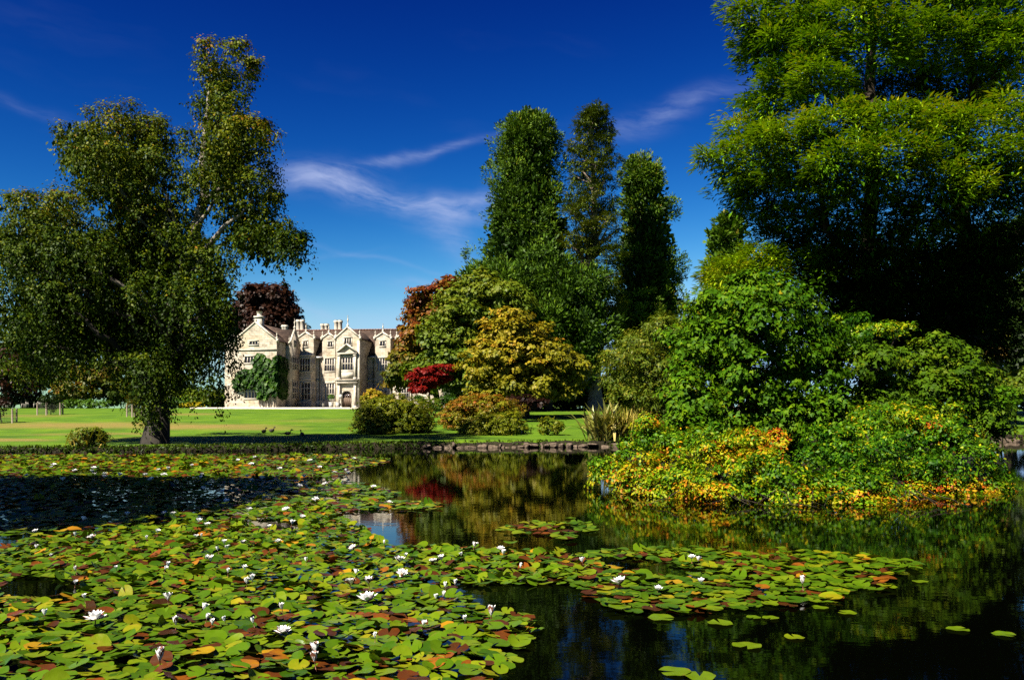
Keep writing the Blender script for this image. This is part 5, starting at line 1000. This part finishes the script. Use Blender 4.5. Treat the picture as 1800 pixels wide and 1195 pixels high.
def vnoise(p, f, seed):
    a = np.random.default_rng(seed).uniform(0, 6.28, 8); return (np.sin(p[:, 0]*f + a[0] + 1.3*np.sin(p[:, 1]*f*.7 + a[1])) + np.sin(p[:, 1]*f*1.1 + a[2] + 1.2*np.sin(p[:, 0]*f*.8 + a[3])) + np.sin((p[:, 0] + p[:, 1])*f*1.7 + a[4]))/3
RAFTS = {   # outline in the photograph, pad radius, spacing factor, share kept, tilt, brown/yellow share
    'near': ([(-60, 1260), (880, 1260), (885, 1195), (905, 1150), (960, 1108), (930, 1080), (850, 1075), (830, 1060), (790, 1025), (850, 1030), (1000, 1028), (1060, 1000), (1020, 975), (900, 968), (760, 960), (690, 960), (640, 930), (600, 905), (560, 880), (450, 905), (300, 922), (150, 935), (60, 945), (-60, 985)], (.058, .108), 1.22, .96, .28, .18),
    'right': ([(990, 985), (1060, 970), (1150, 965), (1260, 964), (1400, 970), (1500, 978), (1625, 990), (1620, 1000), (1560, 1012), (1570, 1040), (1480, 1040), (1480, 1062), (1400, 1068), (1250, 1078), (1150, 1092), (1060, 1072), (1010, 1032), (960, 1010)], (.078, .12), 1.22, .92, .10, .15),
    'mid': ([(450, 905), (560, 880), (600, 905), (640, 898), (770, 895), (775, 886), (680, 880), (700, 868), (640, 850), (560, 845), (470, 842), (440, 850), (480, 868), (520, 880), (460, 893), (400, 912)], (.10, .15), 1.25, .92, .12, .2),
    'tongue': ([(870, 925), (960, 915), (1050, 921), (1048, 935), (1010, 945), (1000, 962), (900, 962), (860, 950)], (.10, .15), 1.5, .8, .06, .25),
    'far': ([(-60, 800), (200, 799), (420, 800), (560, 800), (690, 803), (680, 812), (620, 826), (600, 838), (440, 846), (330, 832), (180, 833), (-60, 836)], (.11, .17), 1.25, .94, .16, .36),
    'shade': ([(-60, 836), (180, 833), (330, 832), (440, 846), (480, 868), (500, 885), (400, 905), (220, 926), (60, 940), (-60, 950)], (.10, .16), 1.35, .90, .12, .2)}
PP = []      # x, y, r, region index, tint, tilt, kind(0 flat,1 curled)
for ri, (key, (poly, rr, sp, keep, tilt, brown)) in enumerate(RAFTS.items()):
    pl = from_px(poly); lo, hi = pl.min(0), pl.max(0); rm = sum(rr)/2; step = rm*sp*1.28
    gx, gy = np.meshgrid(np.arange(lo[0], hi[0], step), np.arange(lo[1], hi[1], step*.87)); gx[1::2] += step/2
    pts = np.column_stack([gx.ravel(), gy.ravel()]); pts += rng.normal(0, step*.24, pts.shape); pts = pts[inside(pl, pts + .25*step*vnoise(pts, 3., 3)[:, None])]
    hole = vnoise(pts, 1.1 if key != 'far' else .6, 7 + ri); pts = pts[(rng.random(len(pts)) < keep) & (hole > (-.74 if key in ('near', 'far', 'shade') else -.60))]
    n = len(pts); r = rng.uniform(*rr, n); b = rng.random(n) < brown*(1 + .7*vnoise(pts, 2.2, 9))
    t = np.where(b, rng.choice([.62, .70, .76, .82, .88, .93, .97], n, p=[.11, .07, .04, .08, .22, .27, .21]) + rng.normal(0, .02, n), np.clip(rng.normal(.29, .19, n), .0, .58))
    PP.append(np.column_stack([pts, r, np.full(n, ri), t, np.abs(rng.normal(0, tilt, n)), (rng.random(n) < (.05 if key == 'near' else .04 if key != 'far' else .12))*(t < .6)]))
LONE = [(1313, 1136, .125, .42), (1187, 1182, .125, .40), (1684, 1107, .10, .38), (1765, 1116, .10, .35), (1396, 1121, .09, .55), (1442, 1069, .085, .4), (1489, 1078, .09, .45), (1617, 1023, .09, .4), (1266, 1096, .12, .42), (1163, 1087, .13, .38), (1355, 1087, .08, .4), (1325, 1086, .07, .35), (1230, 1190, .12, .4), (940, 917, .11, .4), (880, 932, .10, .42), (1003, 911, .10, .3)]
LONE_W = np.array([(*water_pt(a, b), r, 9, t, .02, 0) for a, b, r, t in LONE])
PP = np.vstack(PP)
d2 = np.linalg.norm(PP[:, None, :2] - LONE_W[None, :, :2], axis=2).min(1); PP = PP[d2 > .22]
infr = (np.abs(PP[:, 0]/PP[:, 1]*F) < 940) & (PP[:, 1] > 6.3); PP = PP[infr]
show = PP[:, 2]**2/PP[:, 1]**3; show[(PP[:, 1] < 6.75)] = 0; order = np.argsort(-show); single = order[:284]; rest = order[284:]
flat_p = [pad_mesh(300 + i) for i in range(6)]; curl_p = [pad_mesh(320 + i, curl=c) for i, c in enumerate((.4, .6, .9, .5))]
def pad_at(V): return {'rad': np.linalg.norm(V[:, :2], axis=1), 'ang': np.arctan2(V[:, 1], V[:, 0])}
def as_mesh(p): me = np_mesh('lily_pad', p[0], [np.array(p[1]), np.array(p[2])], pad_at(p[0]), smooth=True); me.materials.append(M['pad_object']); return me
flat_m = [as_mesh(p) for p in flat_p]; curl_m = [as_mesh(p) for p in curl_p]
def colour_word(t): return 'green' if t < .57 else 'yellowing' if t < .78 else 'brown withered'
def put_pad(row, label, group, z=None):
    o = link('lily_pad', (curl_m if row[6] else flat_m)[rng.integers(4 if row[6] else 6)]); o.location = (row[0], row[1], z if z is not None else .014 + rng.uniform(0, .05)); o.scale = (row[2],)*3
    a = rng.uniform(0, 6.28); o.rotation_euler = (row[5]*math.cos(a), row[5]*math.sin(a), rng.uniform(0, 6.28)); o.color = (row[4], 0, 0, 1); return tag(o, label, 'lily pad', group)
ANCHOR = [(643, 1073, 'near the largest open lily'), (157, 1112, 'near the star shaped open lily'), (491, 1140, 'near the wide open lily low in the raft'), (863, 1099, 'near the upright bud at the raft edge'), (1091, 1042, 'near the cup shaped lily'), (1417, 1045, 'near the outer bud of the island raft'),
          (100, 985, 'along the edge of the shaded water'), (700, 1000, 'where the raft narrows beside dark water'), (900, 985, 'on the neck between the two rafts'), (320, 1170, 'along the bottom of the near raft'), (60, 1170, 'in the bottom corner of the near raft'), (760, 1165, 'at the corner of the raft by black water'), (400, 1030, 'in the thick of the near raft'), (250, 1060, 'in the crowded inner raft'), (1250, 1000, 'in the heart of the island raft'), (1180, 1080, 'on the lower edge of the island raft'), (545, 960, 'in the upper near raft'), (560, 880, 'on the middle raft'), (960, 940, 'on the small raft below the stones'), (300, 815, 'in the far raft'), (250, 880, 'in the shaded water')]
def where(x, y):
    px, py = 900 + F*x/y, HY + F*CAMZ/y; return min(ANCHOR, key=lambda a: (a[0] - px)**2 + (2.2*(a[1] - py))**2)[2]
for i in single:
    row = PP[i]; w = colour_word(row[4]); k = 'curled ' if row[6] else 'tilted ' if row[5] > .3 else 'flat '; sz = 'small ' if row[2] < .085 else 'large ' if row[2] > .10 else ''
    put_pad(row, f'{sz}{k}{w} lily pad {where(row[0], row[1])}', f'{w} lily pads {where(row[0], row[1])}')
LL = ['round green lily pad alone in open water, nearest the camera side of the raft', 'single green lily pad at the bottom edge of the picture', 'lone lily pad on dark water below the end of the island', 'lone lily pad close to the picture edge', 'ragged yellowish lily pad drifting below the island raft', 'small lily pad just off the raft end', 'small lily pad beside the raft end, farther out', 'lone lily pad beyond the raft tip', 'oval lily pad hanging off the raft underside', 'broad lily pad at the lower corner of the island raft', 'tiny lily pad next to the broad outlier', 'tiny lily pad in a pair below the raft', 'lily pad cut by the bottom picture edge', 'lily pad drifting above the small raft', 'lily pad at the tip of the small raft', 'thin lily pad on the mirror water near the island tip']
for row, lb in zip(LONE_W, LL): put_pad(row, lb, 'lily pads drifting alone', .01)
gs, Tt, n0, F3, F4, RA, AN = [], [], 0, [], [], [], []
for i in rest:
    row = PP[i]; farp = row[1] > 10.5
    if farp:
        n = 10; th = np.linspace(.22, 6.06, n); a = rng.uniform(0, 6.28); V = np.vstack([[0, 0, 0], np.column_stack([np.cos(th), np.sin(th), .12*np.sin(2*th + a) + .05])]); f3 = [(0, j+1, j+2) for j in range(n-1)]; f4 = []
        if row[6]: V[:, 2] += np.maximum(0, V[:, 0] - .1)*rng.uniform(.4, 1.1)
    else: V, f3, f4 = (curl_p if row[6] else flat_p)[rng.integers(4 if row[6] else 6)]
    pa_ = pad_at(V); RA.append(pa_['rad']); AN.append(pa_['ang'])
    a, b = rng.uniform(0, 6.28, 2); ca, sa = math.cos(a), math.sin(a); Vr = np.column_stack([V[:, 0]*ca - V[:, 1]*sa, V[:, 0]*sa + V[:, 1]*ca, V[:, 2]]); tl = row[5]
    Vr[:, 2] += tl*(Vr[:, 0]*math.cos(b) + Vr[:, 1]*math.sin(b)); Vr = Vr*row[2] + np.array([row[0], row[1], .012 + rng.uniform(0, .035)])
    gs.append(Vr); Tt.append(np.full(len(Vr), row[4])); F3 += [(x+n0, y+n0, z+n0) for x, y, z in f3]; F4 += [(x+n0, y+n0, z+n0, q+n0) for x, y, z, q in f4]; n0 += len(Vr)
me = np_mesh('lily_pads', np.vstack(gs), [np.array(F3), np.array(F4)] if F4 else [np.array(F3)], {'tint': np.concatenate(Tt), 'rad': np.concatenate(RA), 'ang': np.concatenate(AN)}, smooth=True)
tag(link('lily_pads', me, M['pad']), 'mass of smaller floating lily pads spreading back across the pond', 'lily pads', kind='stuff')
# flowers
def petal_mesh(w=.46):
    V, f = [], []; ks = (0, .35, .7, 1.0); ws = (.3, .9, .95, .12)
    for k, a in zip(ks, ws):
        for q in (-1, 0, 1): V.append((k, q*a*w*.5, .10*k*k + .12*abs(q)*a*w))
    for i in range(3):
        for j in range(2): f.append((i*3+j, (i+1)*3+j, (i+1)*3+j+1, i*3+j+1))
    return np.array(V), f
pv, pf = petal_mesh(); petal_me = np_mesh('petal', pv, [np.array(pf)], smooth=True); petal_me.materials.append(M['petal'])
sep_me = np_mesh('sepal', pv*np.array([1, 1.1, 1]), [np.array(pf)], smooth=True); sep_me.materials.append(M['sepal'])
sm = MB(); sm.lathe((0, 0, 0), [(.05, 0), (.16, .12), (.20, .30), (.14, .32), (.02, .2)], 9); stam_me = sm.mesh('stamens', True); stam_me.materials.append(M['stamen'])
def petal_set(op, rng):
    out = []
    for ring, (n, el, ln) in enumerate(((4, -.05 + .15, 1.0), (7, .25, 1.0), (7, .65, .92), (6, 1.0, .8))):
        for j in range(n): out.append((ring, 2*math.pi*(j + .5*(ring % 2))/n + rng.normal(0, .06), np.clip(el + (1 - op)*(1.25 - el) + rng.normal(0, .06), 0, 1.4), ln*rng.uniform(.92, 1.06)))
    return out
FL = [(643, 1073, .115, .75), (612, 1044, .105, .7), (645, 1043, .095, .35), (157, 1112, .105, .95), (491, 1130, .105, .85), (863, 1099, .10, .12), (547, 1172, .095, .15), (547, 1190, .09, .2), (287, 1072, .08, .4), (350, 1092, .075, .25), (67, 1095, .07, .3), (270, 1186, .095, .1), (300, 1117, .075, .1), (490, 1090, .075, .15), (438, 1035, .085, .2), (428, 1042, .07, .2), (425, 1018, .08, .25), (365, 998, .08, .3), (358, 998, .07, .2), (290, 1008, .07, .2),
      (619, 980, .085, .5), (485, 962, .085, .8), (424, 965, .08, .4), (395, 975, .07, .5), (622, 1020, .075, .3), (705, 1024, .09, .8), (700, 1001, .09, .5), (760, 1000, .085, .8), (775, 995, .07, .4), (833, 972, .08, .3), (880, 976, .085, .7), (885, 984, .07, .3), (1091, 1042, .10, .6), (1219, 996, .075, .7), (1231, 994, .07, .4), (1417, 1045, .085, .08), (1236, 1037, .075, .4), (1160, 1050, .06, .6), (1025, 1000, .07, .3), (915, 1010, .07, .1), (810, 985, .06, .3),
      (155, 958, .085, .7), (56, 943, .08, .6), (345, 926, .08, .5), (360, 933, .08, .5), (272, 948, .07, .4), (218, 912, .085, .5), (285, 910, .085, .6), (140, 922, .08, .6), (525, 862, .11, .8), (552, 886, .10, .7), (570, 857, .11, .9), (600, 855, .09, .6), (655, 862, .10, .8), (500, 905, .09, .7), (435, 905, .09, .5), (528, 918, .08, .6), (682, 893, .09, .7), (510, 928, .08, .4), (440, 850, .10, .8), (395, 890, .09, .7), (388, 872, .10, .6), (355, 866, .10, .6), (300, 915, .08, .6), (470, 938, .08, .5), (340, 955, .08, .6), (390, 965, .07, .4)]
fr = np.random.default_rng(240)
for _ in range(34): FL.append((fr.uniform(30, 660), fr.uniform(808, 850), .11, fr.uniform(.4, .9)))
for _ in range(26): FL.append((fr.uniform(40, 850), fr.uniform(950, 1150), .055, fr.uniform(.05, .3)))
FL = [f for f in FL if f[1] > 800]
SPECIAL = {0: 'largest open white water lily in the near raft', 1: 'open white water lily just above the largest one', 2: 'half open white water lily beside the dark gap in the raft', 3: 'star shaped open white water lily low in the raft, far from the open water', 4: 'wide open white water lily near the bottom of the near raft', 5: 'upright white lily bud with reddish sepals at the raft edge by dark water', 32: 'cup shaped white water lily at the corner of the island raft', 35: 'white lily bud standing at the outer edge of the island raft'}
for i, (px, py, r, op) in enumerate(FL):
    x, y = water_pt(px, py); y += .12; near = py > 955 and i < 67; r = r*1.0*fr.uniform(.85, 1.15)
    lb = SPECIAL.get(i); bud = op < .28
    reg = where(x, y); sz = 'small ' if r < .095 else ''
    lb2 = lb or sz + ('closed white lily bud ' if bud else 'half open white water lily ' if op < .55 else 'open white water lily ') + reg
    ps = petal_set(op, fr); hz = .05 + .04*fr.random() + (.02 if bud else 0)
    root = empty('water_lily', (x, y, hz), fr.uniform(0, 6.28)); tag(root, lb2, 'flower', None if lb else 'white lilies ' + reg)
    if lb: root['group'] = 'white water lilies'
    root.scale = (r,)*3; root.rotation_euler = (fr.normal(0, .15), fr.normal(0, .15), fr.uniform(0, 6.28))
    if near and r > .078:
        for ring, az, el, ln in ps:
            o = link('sepal' if ring == 0 else 'petal', sep_me if ring == 0 else petal_me, None, root); o.rotation_euler = (0, -el, az); o.scale = (ln,)*3
        if op > .4: link('stamens', stam_me, None, root)
    else:
        V, Fs, n = [], [], 0
        for ring, az, el, ln in ps:
            q = pv*ln; q = np.column_stack([q[:, 0]*math.cos(el) - q[:, 2]*math.sin(el), q[:, 1], q[:, 0]*math.sin(el) + q[:, 2]*math.cos(el)]); q = np.column_stack([q[:, 0]*math.cos(az) - q[:, 1]*math.sin(az), q[:, 0]*math.sin(az) + q[:, 1]*math.cos(az), q[:, 2]])
            V.append(q); Fs += [tuple(a + n for a in f) for f in pf]; n += len(q)
        link('petals', np_mesh('petals', np.vstack(V), [np.array(Fs)], smooth=True), M['petal'], root)
    MB().tube([(0, 0, 0), (.05, .05, -.9)], [.05, .05], 5).build('stalk', M['sepal'], root)
